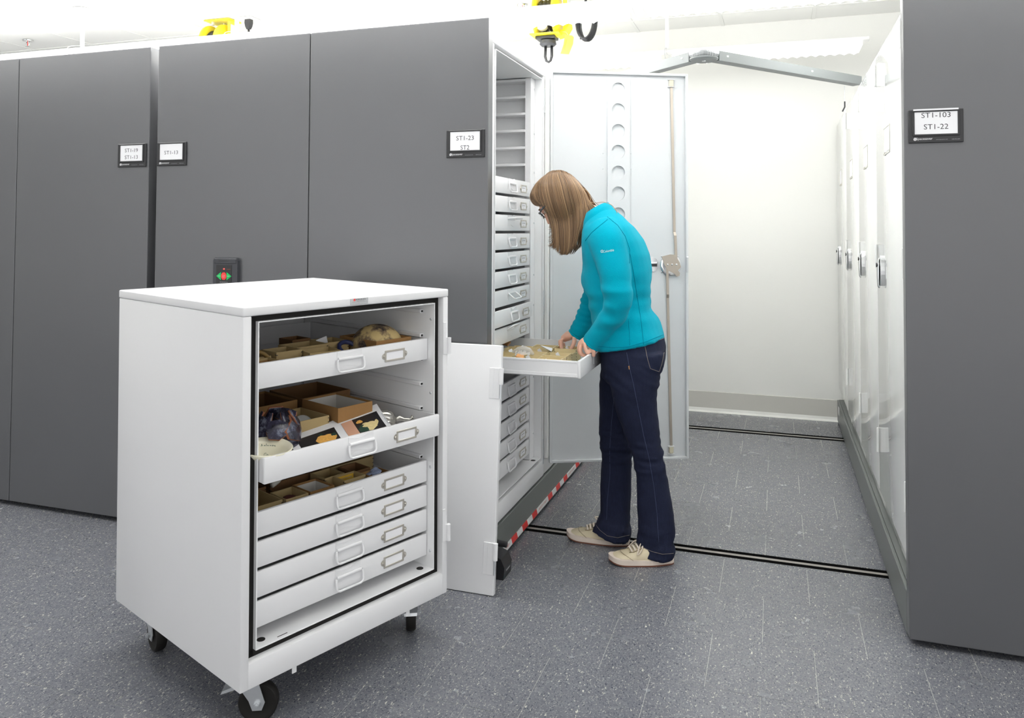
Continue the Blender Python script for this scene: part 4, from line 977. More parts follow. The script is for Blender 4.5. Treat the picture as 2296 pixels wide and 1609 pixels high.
MB().loft([[(s * a, q * a * .8, z) for s, q in ((-1, -1), (1, -1), (1, 1), (-1, 1))] for a, z in ((.022, -.006), (.023, -.030), (.019, -.055), (.012, -.075))]).build('plug', BLACKP, t, 30)
MB().tube([(0, 0, -.07), (.002, 0, -.10), (.008, 0, -.14), (.026, .0, -.20), (.03, 0, -.30)], .0075, 8).build('cord', BLACKP, t, True)
t = thing('cable_coil', 'coil of black cord hanging from the ceiling beside the yellow tag', 'cable', T(-1.085, 4.59, RZ))
for k in range(5):
    a0 = .052 + .0035 * k; pts = []
    for i in range(26):
        q = 2 * pi * i / 26; pts.append(((a0 - .004 * k) * cos(q) * 1.0 + .003 * k, .012 * (k - 2) + .01 * sin(q), -.215 + (.112 + .0045 * (k % 3)) * sin(q)))
    MB().tube(pts, .0068, 6, closed=True).build('cord_turn', BLACKP, t, True)
MB().tube([(0, 0, -.004), (.002, 0, -.06), (.0, 0, -.10)], .008, 8).build('hanging_cord', BLACKP, t, True)
MB().box((-.028, -.028, -.05), (.028, .028, -.0005), .003).build('plug', BLACKP, t)
MB().box((-.034, -.006, -.322), (-.026, .006, -.20)).build('cable_tie', BLACKP, t)
MB().prism([(.052, -.01, -.085), (.118, -.01, -.075), (.122, -.01, -.140), (.055, -.01, -.152)], (0, .001, 0)).build('paper_label', SHEETW, t)
for i, (x, y, l) in enumerate(((-5.590, 4.590, 'small fire sprinkler on the ceiling at the upper left'), (-1.575, 4.86, 'small fire sprinkler on the ceiling above the near corner of the wide panel'))):
    t = thing('sprinkler', l, 'sprinkler', T(x, y, RZ), 'fire sprinklers')
    MB().lathe([(.040, -.001), (.038, -.008), (.014, -.012), (.012, -.001)], (0, 0, 0), 24).build('rose', CHROME, t, 40)
    MB().tube([(.012, 0, -.012), (.016, 0, -.030), (.008, 0, -.046), (0, 0, -.050), (-.008, 0, -.046), (-.016, 0, -.030), (-.012, 0, -.012)], .003, 6).build('yoke', CHROME, t, True)
    MB().cyl((0, 0, -.044), (0, 0, -.012), .003, None, 8).build('bulb', REDB, t); MB().lathe([(.001, -.052), (.018, -.052), (.018, -.050), (.001, -.050)], (0, 0, 0), 16).build('deflector', CHROME, t)
# ------------------------------------------------------------------ articulated cable arm between the carriages
PV = V((-.316, 3.735, 2.105)); ER = V((.424, 4.60, 2.095)); EL = V((-1.06, 4.42, 2.105))
t = thing('cable_carrier', 'bent grey cable arm spanning the aisle between the carriage tops', 'cable arm', T(*PV))
def arm(a, b, gap0, nm):
    d = (b - a); L = d.length; d.normalize(); s = V((-d.y, d.x, 0)).normalized()
    if s.y > 0: s = -s
    p, q = a + d * gap0 - PV, b - PV
    m = MB(); up = V((0, 0, 1))
    for o0, o1, z0, z1 in ((.024, .027, -.004, .040), (-.027, -.024, -.004, .040), (-.027, .027, -.006, -.003)):
        m.loft([[x + s * o0 + up * z0, x + s * o1 + up * z0, x + s * o1 + up * z1, x + s * o0 + up * z1] for x in (p, q)])
    o = m.build(nm, ARMM, t)
    for f_ in (.05, .62): 
        c = p + (q - p) * f_ + s * .0275 + up * .02
        MB().tube([c - d * .006, c + d * .006], .004, 8, flat=.3).build('slot', SHEETW, o)
arm(PV, ER, .075, 'channel'); arm(PV, EL, .075, 'channel')
MB().lathe([(.001, -.012), (.06, -.012), (.066, -.006), (.066, -.001), (.001, -.001)], (0, 0, 0), 28).build('pivot_disc', ARMM, t, 40)
MB().lathe([(.001, -.016), (.008, -.015), (.009, -.012)], (0, 0, 0), 12).build('pivot_bolt', STEEL, t, 40)
dA, dB = (EL - PV).normalized(), (ER - PV).normalized()
path = [dA * .14 + V((0, 0, .016)), dA * .06 + V((0, -.006, .020)), V((0, -.008, .022)), dB * .06 + V((0, -.006, .020)), dB * .14 + V((0, 0, .016))]
# corrugated conduit bending round the pivot
pp = []
for i in range(len(path) - 1):
    for k in range(8): pp.append(path[i].lerp(path[i + 1], k / 8))
pp.append(path[-1])
MB().tube(pp, [.017 + .0025 * (i % 2) for i in range(len(pp))], 10).build('conduit', mat('grey ribbed conduit', (.20, .21, .215), .6), t, 30)
t = thing('hook_wire', 'thin wire with a black tip hanging under the cable arm’s right end', 'wire', T(.36, 4.60, 2.09))
MB().cyl((0, 0, -.105), (0, 0, 0), .0016, None, 6).build('wire', STEEL, t); MB().tube([(0, 0, -.085), (0, 0, -.115), (-.012, 0, -.14)], .004, 6).build('tip', BLACKP, t)
# ------------------------------------------------------------------ the woman
YB = 3.22                                      # plane of her spine
SKIN = mat('skin', srgb(222, 172, 150), .5, noise_amt=.06, noise_scale=40)
SKINR = mat('flushed skin', srgb(214, 130, 116), .5)
FLEECE = mat('teal fleece', srgb(0, 150, 172), .95, sheen=.06, spec=.05, noise_amt=.07, noise_scale=260, bump=.35, bump_scale=420)
FLEECES = mat('teal seam', srgb(0, 124, 146), .95, spec=.1)
DENIM = mat('dark denim', srgb(26, 31, 52), .85, spec=.2, noise_amt=.35, noise_scale=130, stretch=(1, 1, .35), bump=.25, bump_scale=700)
STITCH = mat('denim stitching', srgb(120, 112, 104), .8)
SEAMB = mat('pale denim seam', srgb(58, 68, 98), .85)
SHOEM = mat('beige leather', srgb(196, 184, 156), .55, noise_amt=.06, noise_scale=30, bump=.1, bump_scale=200)
SOLEM = mat('off white rubber', srgb(214, 200, 188), .6, noise_amt=.12, noise_scale=25)
GUMM = mat('brown rubber', srgb(110, 66, 48), .6)
LACEM = mat('cream lace', srgb(218, 206, 192), .8)
FRAMEM = mat('dark patterned frame', srgb(46, 52, 58), .25, noise_amt=.6, noise_scale=120)
LENS = mat('clear lens', (.9, .92, .92), .05, alpha=.10)
def hair_mat():
    m = bpy.data.materials.new('light brown hair'); m.use_nodes = True; nt = m.node_tree; b = nt.nodes['Principled BSDF']; N = nt.nodes.new
    a = N('ShaderNodeVertexColor'); a.layer_name = 'tone'; r = N('ShaderNodeValToRGB'); e = r.color_ramp.elements
    e[0].color = (*srgb(80, 60, 42), 1); e[1].color = (*srgb(178, 146, 108), 1); k = e.new(.5); k.color = (*srgb(126, 98, 70), 1)
    nt.links.new(a.outputs['Color'], r.inputs[0]); nt.links.new(r.outputs[0], b.inputs['Base Color'])
    b.inputs['Roughness'].default_value = .42; b.inputs['Specular IOR Level'].default_value = .45; b.inputs['Anisotropic'].default_value = .5
    return m
HAIRM = hair_mat()
ROOT = V((-.62, 3.22, 0))
woman = thing('person', 'woman in teal fleece and dark jeans bending over the open drawer', 'person', T(*ROOT))
W0 = Matrix.Translation(-ROOT)
def P(px, py, y=YB): return on(px, py, 'Y', y)
def spline(pts, n):
    """Catmull-Rom through points, n samples per span"""
    Q = [V(p) for p in pts]; out = []
    for i in range(len(Q) - 1):
        a, b, c, d = Q[max(i - 1, 0)], Q[i], Q[i + 1], Q[min(i + 2, len(Q) - 1)]
        for k in range(n):
            t = k / n; out.append(.5 * ((2 * b) + (c - a) * t + (2 * a - 5 * b + 4 * c - d) * t * t + (3 * b - a - 3 * c + d) * t ** 3))
    out.append(Q[-1]); return out
def fuse(m, name, material, vox, smooth=4, shade=True, disp=None):
    """fuse overlapping closed shapes of one garment or body into one continuous skin"""
    bmesh.ops.recalc_face_normals(m.bm, faces=m.bm.faces[:])
    me = bpy.data.meshes.new('tmp'); m.bm.to_mesh(me); m.bm.free()
    o = bpy.data.objects.new('tmp', me); COL.objects.link(o)
    r = o.modifiers.new('r', 'REMESH'); r.mode = 'VOXEL'; r.voxel_size = vox; r.adaptivity = 0
    s = o.modifiers.new('s', 'SMOOTH'); s.iterations = smooth; s.factor = .5
    out = bpy.data.meshes.new_from_object(o.evaluated_get(bpy.context.evaluated_depsgraph_get()))
    bpy.data.objects.remove(o)
    if disp:
        ns = [v.normal.copy() for v in out.vertices]
        for v, n in zip(out.vertices, ns): v.co = v.co + n * disp(v.co, n)
    out.name = name; out.materials.clear(); out.materials.append(material)
    out.polygons.foreach_set('use_smooth', [True] * len(out.polygons)); out.update()
    return out
def bvh(me): return BVHTree.FromPolygons([v.co for v in me.vertices], [p.vertices[:] for p in me.polygons])
def drape(tree, pts, off=.001, n=6):
    """lay a line on a garment: the line's sight positions meet the cloth"""
    out = []
    for i in range(len(pts) - 1):
        for k in range(n):
            t = k / n; px, py = pts[i][0] + (pts[i + 1][0] - pts[i][0]) * t, pts[i][1] + (pts[i + 1][1] - pts[i][1]) * t
            d = ray(px, py).normalized(); h = tree.ray_cast(EYE, d)
            if h[0] is not None: out.append(h[0] + h[1] * off)
    h = tree.ray_cast(EYE, ray(*pts[-1]).normalized())
    if h[0] is not None: out.append(h[0] + h[1] * off)
    return out
def ringpx(L, R, y, hy, n=28, sq=.9):
    """one cross-section of a limb: front and back edge in the survey, centre depth y, half thickness hy"""
    a, b = P(*L, y), P(*R, y); c = (a + b) / 2; u = (b - a) / 2; w_ = V((0, hy, 0)); out = []
    for k in range(n):
        t = 2 * pi * k / n; ct, st = cos(t), sin(t)
        out.append(c + u * (math.copysign(abs(ct) ** sq, ct)) + w_ * (math.copysign(abs(st) ** sq, st)))
    return out
def wr(p, sx, sz, seed): return noise.noise(V((p.x * sx + seed, p.y * sx, p.z * sz)))
# ---- fleece
torso = [((1338, 784), (1490, 759), 3.22, .172), ((1334, 742), (1478, 724), 3.22, .160), ((1327, 702), (1463, 696), 3.22, .150), ((1320, 670), (1457, 668), 3.22, .146),
         ((1310, 642), (1459, 638), 3.22, .150), ((1306, 617), (1461, 606), 3.22, .158), ((1308, 588), (1455, 570), 3.22, .165), ((1309, 562), (1442, 538), 3.22, .170), ((1308, 538), (1421, 508), 3.22, .168),
         ((1309, 518), (1396, 484), 3.22, .142), ((1316, 500), (1374, 468), 3.22, .100), ((1322, 490), (1362, 460), 3.22, .078)]
m = MB(); m.loft([ringpx(a, b, y, h) for a, b, y, h in torso])
def sleeve(m, spec):
    pts = spline([P(x, y, d) for x, y, d, r in spec], 5); rs = spline([V((r, 0, 0)) for x, y, d, r in spec], 5)
    m.tube(pts, [v.x for v in rs], 20)
near = [(1352, 515, 3.135, .072), (1362, 545, 3.085, .072), (1372, 580, 3.065, .068), (1379, 620, 3.05, .064), (1385, 655, 3.045, .059), (1384, 684, 3.045, .056), (1368, 714, 3.055, .050), (1349, 741, 3.07, .044), (1336, 758, 3.085, .041), (1326, 771, 3.09, .040)]
far = [(1348, 520, 3.30, .066), (1350, 560, 3.36, .062), (1345, 610, 3.39, .056), (1338, 652, 3.39, .052), (1324, 688, 3.37, .046), (1311, 716, 3.345, .042), (1301, 738, 3.325, .041), (1293, 753, 3.32, .040)]
sleeve(m, near); sleeve(m, far)
A_el = P(1388, 672, 3.045); F_el = P(1322, 695, 3.36); WAI = P(1390, 675)
def fdisp(p, n):
    d = 0
    e = max(0, 1 - (p - P(1372, 690, 3.05)).length / .13); d += .011 * e * wr(p, 12, 34, 3)
    e = max(0, 1 - (p - F_el).length / .16); d += .0035 * e * sin(p.z * 260 + p.x * 60)
    e = max(0, 1 - abs(p.z - WAI.z) / .16) * (1 if p.y > 2.9 else 0); d += .012 * e * wr(p, 8, 24, 8)
    d += .006 * wr(p, 8, 11, 21)
    return d
fl_me = fuse(m, 'fleece', FLEECE, .0075, 5, disp=fdisp)
FT = bvh(fl_me)
fleece = fl_me; fleece_o = put('fleece', fleece, woman); fleece.transform(W0)
# stand-up collar
def ring_o(c, ax, rx, ry, n=32): 
    u = ax.orthogonal().normalized(); 
    return c
ca, cb = P(1342, 482), P(1339, 466)
colr = MB(); n = 40
lowc, hic = [], []
def colring(La, Ra, hy, k):
    return ringpx(La, Ra, YB, hy, n, 1.0)
r0 = colring((1309, 522), (1381, 474), .108, 0); r1 = colring((1308, 503), (1371, 461), .095, 0); r2 = colring((1313, 484), (1363, 453), .083, 0)
r3 = colring((1317, 485), (1358, 455), .075, 0); r4 = colring((1318, 505), (1362, 468), .078, 0)
colr.loft([r0, r1, r2, r3, r4], cap=False); c_ = colr.build('collar', FLEECE, woman, True); c_.data.transform(W0)
def seam(tree, pts, m_, r, nm, parent, off=.0008, n=6):
    q = drape(tree, pts, off, n)
    q = [p for i, p in enumerate(q) if i == 0 or (p - q[i - 1]).length < .06]
    if len(q) < 3: return
    o = MB().tube(q, r, 5).build(nm, m_, parent, True); o.data.transform(W0); return o
for pts in ([(1362, 486), (1385, 505), (1402, 530), (1412, 560), (1411, 590)], [(1411, 562), (1420, 610), (1428, 660), (1436, 710), (1441, 752), (1443, 772)], [(1409, 715), (1411, 745), (1412, 774)]):
    seam(FT, pts, FLEECES, .0010, 'seam', fleece_o)
seam(FT, [(1312, 540), (1326, 522), (1346, 505), (1362, 492)], FLEECES, .0011, 'seam', fleece_o, .0006)
seam(FT, [(1341, 776), (1375, 779), (1410, 777), (1450, 765), (1487, 750)], FLEECES, .0012, 'hem_stitch', fleece_o, .0004)
# cuffs
for (a, b, c, d, r0_) in ((1338, 757, 1327, 771, 3.087), (1302, 736, 1294, 750, 3.322)):
    p, q = P(a, b, r0_), P(c, d, r0_ + .003); rr0 = .0425
    ringt = []
    ax_ = (q - p).normalized(); u = ax_.orthogonal().normalized(); v_ = ax_.cross(u)
    ringt = [q + (u * cos(t) + v_ * sin(t)) * (rr0 - .0065) for t in [2 * pi * k / 24 for k in range(24)]]
    o = MB().tube(ringt, .0052, 8, closed=True).build('cuff', FLEECE, fleece_o, True); o.data.transform(W0)
# maker's name on the upper sleeve
tx = text('Columbia', mat('silver print', srgb(186, 214, 218), .6), fleece_o, Matrix.Identity(4), 1., .30, 'lettering')
def onsleeve(px, py):
    h = FT.ray_cast(EYE, ray(px, py).normalized()); return (h[0] + h[1] * .0012) if h[0] is not None else P(px, py, 3.0)
for v in tx.data.vertices: v.co = onsleeve(1364.5 + v.co.x * 24, 562.0 - v.co.x * 4.0 - v.co.y * 18)
tx.data.transform(W0)
q = MB(); 
for k in range(4):
    a = pi / 4 + k * pi / 2; pts = [onsleeve(1350 + 3.4 * cos(a + s_) * rr_, 563.2 - 3.8 * sin(a + s_) * rr_) for s_, rr_ in ((-.6, .5), (-.6, 1), (.6, 1), (.6, .5))]
    q.face(pts)
o = q.build('lettering', MATS['silver print'], fleece_o); o.data.transform(W0)
# ---- jeans
m = MB()
hip = [((1347, 768), (1488, 752), 3.22, .160), ((1349, 792), (1492, 780), 3.22, .166), ((1350, 815), (1492, 806), 3.22, .168), ((1352, 838), (1484, 832), 3.22, .162), ((1366, 856), (1470, 852), 3.22, .13)]
m.loft([ringpx(a, b, y, h) for a, b, y, h in hip])
nl = [(790, 1362, 1490, 3.135, .082), (820, 1363, 1490, 3.13, .086), (850, 1366, 1479, 3.128, .085), (885, 1373, 1474, 3.128, .081), (920, 1383, 1474, 3.13, .077), (960, 1397, 1477, 3.133, .070), (1000, 1411, 1483, 3.137, .064), (1035, 1424, 1489, 3.14, .060), (1080, 1428, 1498, 3.143, .062), (1120, 1429, 1505, 3.145, .065), (1160, 1430, 1511, 3.145, .068), (1195, 1430, 1514, 3.143, .070), (1222, 1425, 1513, 3.14, .071)]
rings = [ringpx((l, y), (r, y + 1), d, h) for y, l, r, d, h in nl]; rings.append(ringpx((1416, 1226), (1513, 1254), 3.137, .075)); m.loft(rings)
fl_ = [(790, 1355, 1450, 3.305, .082), (830, 1347, 1445, 3.308, .086), (880, 1345, 1432, 3.308, .083), (930, 1345, 1424, 3.305, .077), (970, 1343, 1420, 3.30, .070), (1000, 1346, 1418, 3.297, .065), (1022, 1350, 1416, 3.295, .062), (1060, 1347, 1415, 3.293, .062), (1100, 1347, 1414, 3.292, .064), (1140, 1347, 1413, 3.288, .070), (1168, 1340, 1413, 3.276, .084)]
rings = [ringpx((l, y), (r, y + 1), d, h) for y, l, r, d, h in fl_]; rings.append(ringpx((1328, 1180), (1416, 1210), 3.268, .094)); m.loft(rings)
KN, KF, HN, HF = P(1452, 1020, 3.14), P(1385, 1000, 3.295), P(1468, 1215, 3.14), P(1378, 1180, 3.29)
BU = P(1440, 850, 3.14)
def jdisp(p, n):
    d = .0035 * wr(p, 11, 18, 4)
    for K, h in ((KN, .12), (KF, .11)):
        e = max(0, 1 - abs(p.z - K.z) / h) * (1 if (p.y - 3.22) * (K.y - 3.22) > -.002 else 0); d += .010 * e * wr(p, 13, 52, K.y)
    for K in (HN, HF):
        e = max(0, 1 - abs(p.z - K.z) / .12) * (1 if (p.y - 3.22) * (K.y - 3.22) > 0 else 0); d += .010 * e * wr(p, 12, 30, K.y * 2)
    e = max(0, 1 - abs(p.z - BU.z) / .10); d += .006 * e * wr(p + V((0, 0, p.x * .5)), 7, 44, 11)
    return d
je = fuse(m, 'jeans', DENIM, .0072, 4, disp=jdisp); JT = bvh(je)
jeans = put('jeans', je, woman); je.transform(W0)
for pts, m_, r in (([(1405, 790), (1411, 822), (1420, 860), (1432, 920), (1443, 975), (1456, 1030), (1466, 1090), (1473, 1150), (1477, 1215)], SEAMB, .0009), ([(1377, 890), (1371, 950), (1367, 1010), (1368, 1060), (1362, 1120), (1360, 1165)], SEAMB, .0007),
                   ([(1446, 776), (1452, 805), (1458, 826), (1478, 833), (1484, 815), (1489, 790)], STITCH, .0010), ([(1455, 769), (1476, 763), (1490, 757)], STITCH, .0010)):
    seam(JT, pts, m_, r, 'seam', jeans, .0004, 8)
for pts in ([(1424, 1214), (1440, 1226), (1462, 1236), (1485, 1242), (1510, 1240)], [(1333, 1172), (1345, 1188), (1362, 1201), (1385, 1205), (1411, 1199)]): seam(JT, pts, STITCH, .0009, 'hem_stitch', jeans, .0004)
seam(JT, [(1410, 820), (1411, 828)], mat('rust bar tack', srgb(170, 120, 70), .8), .0022, 'bar_tack', jeans, .0006, 4)
# ---- shoes
def shoe(toe, heel, sgn, loops):
    d = toe - heel; L = d.length; d.normalize(); s = V((-d.y, d.x, 0)); up = V((0, 0, 1))
    M = Matrix(((d.x, s.x, 0, heel.x), (d.y, s.y, 0, heel.y), (0, 0, 1, 0), (0, 0, 0, 1)))
    wd = lambda t: .034 + .014 * sin(pi * min(1, t * .9)) + .004 * sin(2 * pi * t) if t < .80 else (.034 + .014 * sin(pi * .72) + .004 * sin(2 * pi * .8)) * sqrt(max(0, 1 - ((t - .80) / .205) ** 2))
    hd = lambda t: .046 + .026 * (t / .36) if t < .36 else (.072 - .100 * (t - .36) if t < .74 else .034 - .018 * ((t - .74) / .26) ** 2)
    o = thing_part = None
    m = MB(); rings = []
    ts = [.0, .03, .08, .16, .25, .34, .43, .52, .61, .70, .78, .85, .90, .94, .97, .99]
    for t in ts:
        w_ = max(.006, wd(t)) * (.72 if t == 0 else .92 if t == .03 else 1); h = hd(t) + (0 if t > .05 else -.004); x = t * L; r = []
        for k in range(24):
            a = 2 * pi * k / 24; ca, sa = cos(a), sin(a)
            r.append((x, w_ * math.copysign(abs(ca) ** .75, ca), .020 + (h - .012) * (sa ** .8 if sa > 0 else 0) - (.004 if sa < 0 else 0)))
        rings.append(r)
    m.loft(rings); sh = m.build('shoe', SHOEM, woman, True, T(*(-ROOT)) @ M)
    def sole(off, z0, z1, m_, nm, spring=.012):
        q = MB(); out = []
        tt = [i / 24 for i in range(25)]
        edge = [(t * L, wd(t) * (1 if t > .03 else .8) + off) for t in tt]
        pts = [(-off * .8, 0)] + edge + [(L + off, 0)]
        outl = pts + [(x, -y) for x, y in edge[::-1]]
        def lift(x): t = x / L; return spring * max(0, (t - .72) / .28) ** 2
        rg = [[(x, y, z + lift(x)) for x, y in outl] for z in (z0, z1)]
        q.loft(rg); return q.build(nm, m_, sh, 40)
    sole(.0032, .006, .0235, SOLEM, 'midsole'); sole(.0025, .0005, .0062, GUMM, 'outsole')
    for i in range(5):
        x = L * (.46 + .052 * i); z = .016 + hd(x / L) + .0005; 
        MB().tube([(x - .004, -.021, z - .010), (x, -.010, z - .001), (x + .003, 0, z + .002), (x, .010, z - .001), (x - .004, .021, z - .010)], .0028, 6, flat=1.6).build('lace', LACEM, sh, True)
    for side in (-1, 1):
        MB().tube([(L * x_, side * y_, z_) for x_, y_, z_ in ((.40, .024, .073), (.52, .027, .062), (.64, .028, .050), (.70, .020, .047))], .0016, 5).build('seam', mat('shoe seam %s %d' % (sgn, side), srgb(140, 126, 104), .7), sh, True)
    MB().tube([(L * .66, -.046, .024), (L * .74, -.036, .036), (L * .80, -.020, .043), (L * .82, 0, .045), (L * .80, .020, .043), (L * .74, .036, .036), (L * .66, .046, .024)], .0012, 5).build('seam', MATS['shoe seam %s 1' % sgn], sh, True)
    if loops:
        for pts in ([(.50, -.012, .078), (.56, -.030, .070), (.62, -.044, .048), (.66, -.047, .036), (.60, -.046, .044), (.53, -.030, .066), (.47, -.012, .080)], [(.46, -.010, .082), (.44, -.036, .072), (.42, -.048, .050), (.415, -.050, .030)], [(.50, .010, .078), (.55, .030, .070), (.60, .046, .046), (.52, .036, .060), (.47, .01, .08)]):
            MB().tube(spline([(L * x_, y_, z_) for x_, y_, z_ in pts], 4), .0030, 6, flat=.7).build('lace', LACEM, sh, True)
    else:
        MB().tube(spline([(L * .44, 0, .082), (L * .50, -.014, .092), (L * .56, -.020, .088), (L * .50, -.010, .080)], 4), .003, 6).build('lace', LACEM, sh, True)
    return sh
shoe(on(1366, 1262, 'Z', 0), on(1506, 1256, 'Z', 0), 'near', True)
shoe(on(1272, 1205, 'Z', 0), on(1411, 1218, 'Z', 0), 'far', False)
# ---- head, neck and hands: one body
HC = V((-.868, YB, 1.430)); pt = radians(46)
HF_, HU, HL = V((-cos(pt), 0, -sin(pt))), V((-sin(pt), 0, cos(pt))), V((0, -1, 0))
def HP_(f, l, u): return HC + HF_ * f + HL * l + HU * u
def gs(x, s): return math.exp(-(x / s) ** 2)
m = MB(); nu, nv = 72, 60; rings = []
for j in range(nv + 1):
    th = pi * j / nv; r = []
    for i in range(nu):
        ph = 2 * pi * i / nu
        x, y, z = sin(th) * cos(ph), sin(th) * sin(ph), cos(th)
        f = x * (.094 if x > 0 else .102); l = y * .076; u = z * .116
        if z < 0: l *= 1 - .34 * z * z; f *= 1 - (.02 if x > 0 else .38) * z * z
        if x > .2:                                    # face relief
            f += .0075 * gs(l, .05) * gs(u - .028, .014)          # brow
            f -= .0095 * (gs(abs(l) - .032, .014) * gs(u - .006, .013))
            nz = max(0, min(1, (.018 - u) / .052)); f += (.004 + .024 * nz ** 1.4) * gs(l, .0085 + .006 * nz) * (1 if -.036 < u < .02 else math.exp(-((u + .036) / .005) ** 2) if u < 0 else math.exp(-((u - .02) / .01) ** 2))
            f += .0065 * gs(l, .020) * gs(u + .058, .0055) + .0055 * gs(l, .018) * gs(u + .072, .006) - .004 * gs(l, .022) * gs(u + .065, .003)
            f += .008 * gs(l, .022) * gs(u + .098, .014)
            f += .004 * gs(abs(l) - .042, .02) * gs(u + .022, .02)
        r.append(HP_(f, l, u))
    if j in (0, nv): r = [p + HP_(0, 0, 0) * 0 + HL * .0005 * cos(k) + HF_ * .0005 * sin(k) for k, p in enumerate(r)]
    rings.append(r)
m.loft(rings)
# neck into the collar, a slim trunk and arms inside the clothes so the body is whole
m.tube([HP_(-.03, 0, -.055), P(1302, 478), P(1334, 490), P(1356, 512)], [.050, .052, .056, .075], 20)
m.tube([P(1350, 510), P(1375, 560), P(1385, 640), P(1405, 720), P(1420, 790)], [.075, .10, .10, .09, .10], 18)
m.tube([P(x, y, d) for x, y, d, r in near], [r * .62 for *_, r in near], 14); m.tube([P(x, y, d) for x, y, d, r in far], [r * .62 for *_, r in far], 14)
m.tube([P(1420, 790, 3.14), P(1430, 900, 3.13), P(1455, 1020, 3.14), P(1470, 1215, 3.14)], [.07, .055, .04, .034], 14); m.tube([P(1400, 790, 3.3), P(1385, 900, 3.305), P(1383, 1010, 3.295), P(1378, 1185, 3.29)], [.07, .055, .04, .034], 14)
def finger(pts, r0):
    q = spline(pts, 4); k = len(q); m.tube(q, [r0 * (1 - .22 * i / (k - 1)) for i in range(k)], 10); m.sphere(q[-1], r0 * .80, 10, 8)
for s in (-1, 1): m.sphere(HP_(-.008, s * .074, .0), (.016, .008, .028), 12, 10, Matrix.Rotation(-pt, 4, 'Y'))      # ears
# far (right) hand, pinching down into the boxes
y = 3.32
wr_ = P(1297, 741, y); kn = [P(1258, 760, y - .028), P(1256, 762, y - .008), P(1259, 765, y + .012), P(1263, 768, y + .030)]
m.tube([wr_, P(1286, 748, y), P(1274, 753, y), P(1262, 760, y)], [.027, .030, .034, .024], 16, flat=.62, ref=(0, 1, 0))
tips = [[kn[0], P(1259, 778, y - .036), P(1265, 791, y - .040), P(1273, 800, y - .040)], [kn[1], P(1258, 782, y - .012), P(1266, 794, y - .016), P(1274, 801, y - .020)], [kn[2], P(1262, 783, y + .012), P(1270, 791, y + .008), P(1277, 793, y + .002)], [kn[3], P(1266, 782, y + .03), P(1273, 788, y + .026), P(1279, 788, y + .02)]]
for t_, r_ in zip(tips, (.0092, .0092, .0088, .0076)): finger(t_, r_)
finger([P(1288, 754, y - .022), P(1287, 768, y - .040), P(1281, 781, y - .046), P(1274, 795, y - .046)], .0102)
# near (left) hand, fingers over the drawer front, thumb outside
y = 3.095
m.tube([P(1331, 765, y), P(1322, 765, y), P(1313, 766, y), P(1304, 768, y + .002)], [.026, .029, .033, .024], 16, flat=.62, ref=(0, 1, 0))
hand = [[P(1311, 768, y - .034), P(1313, 782, y - .040), P(1318, 792, y - .038), P(1321, 787, y - .034)], [P(1304, 768, y - .014), P(1301, 784, y - .020), P(1305, 795, y - .018), P(1311, 796, y - .014)], [P(1302, 766, y + .008), P(1298, 780, y + .004), P(1300, 791, y + .004), P(1306, 794, y + .006)], [P(1303, 764, y + .028), P(1298, 775, y + .026), P(1298, 785, y + .026), P(1302, 789, y + .026)]]
for t_, r_ in zip(hand, (.0088, .0094, .0092, .0078)): finger(t_, r_)
finger([P(1322, 772, y - .020), P(1327, 780, y - .030), P(1331, 788, y - .030), P(1331, 796, y - .026)], .0100)
body = fuse(m, 'body', SKIN, .0034, 2)
put('body', body, woman); body.transform(W0)
def bitl(m_, nm, mat_, sm=True): o = m_.build(nm, mat_, woman, sm); o.data.transform(W0); return o
for s in (-1, 1):
    e = bitl(MB().sphere(HP_(.0745, s * .031, .004), .0110, 14, 10), 'eye', mat('eye white %d' % s, (.75, .72, .70), .2)); q = MB().sphere(HP_(.0822, s * .031, .003), .0050, 10, 8).build('iris', mat('iris %d' % s, srgb(70, 60, 48), .2), e, True); q.data.transform(W0)
    bitl(MB().tube([HP_(.094, s * .014, .026), HP_(.096, s * .030, .032), HP_(.086, s * .050, .026)], .0028, 6, flat=.6), 'eyebrow', mat('brow %d' % s, srgb(110, 82, 60), .8))
    bitl(MB().tube([HP_(.092, s * .020, .004), HP_(.094, s * .031, .0), HP_(.088, s * .043, .003)], .0016, 5), 'eyelashes', mat('lash %d' % s, srgb(50, 38, 30), .8))
bitl(MB().tube([HP_(.103, -.018, -.066), HP_(.110, -.006, -.063), HP_(.1105, .006, -.063), HP_(.103, .018, -.066)], .0042, 6), 'lips', SKINR)
gl = MB()
for s in (-1, 1):
    gl.tube([HP_(.107 - .012 * (abs(cos(t)) if s * cos(t) > 0 else 0), s * .031 + .0255 * cos(t), .006 + .0155 * sin(t)) for t in [2 * pi * k / 24 for k in range(24)]], .0017, 6, closed=True)
    gl.tube([HP_(.100, s * .056, .012), HP_(.080, s * .072, .014), HP_(.040, s * .079, .013), HP_(-.005, s * .080, .008)], .0052, 8, flat=.4, ref=(0, 0, 1))
gl.tube([HP_(.108, -.008, .010), HP_(.112, 0, .013), HP_(.108, .008, .010)], .0018, 6)
glo = bitl(gl, 'glasses', FRAMEM)
for s in (-1, 1):
    q = MB(); q.face([HP_(.106, s * .031 + .0245 * cos(t), .006 + .0145 * sin(t)) for t in [2 * pi * k / 20 for k in range(20)]]); o = q.build('lens', LENS, glo); o.data.transform(W0)
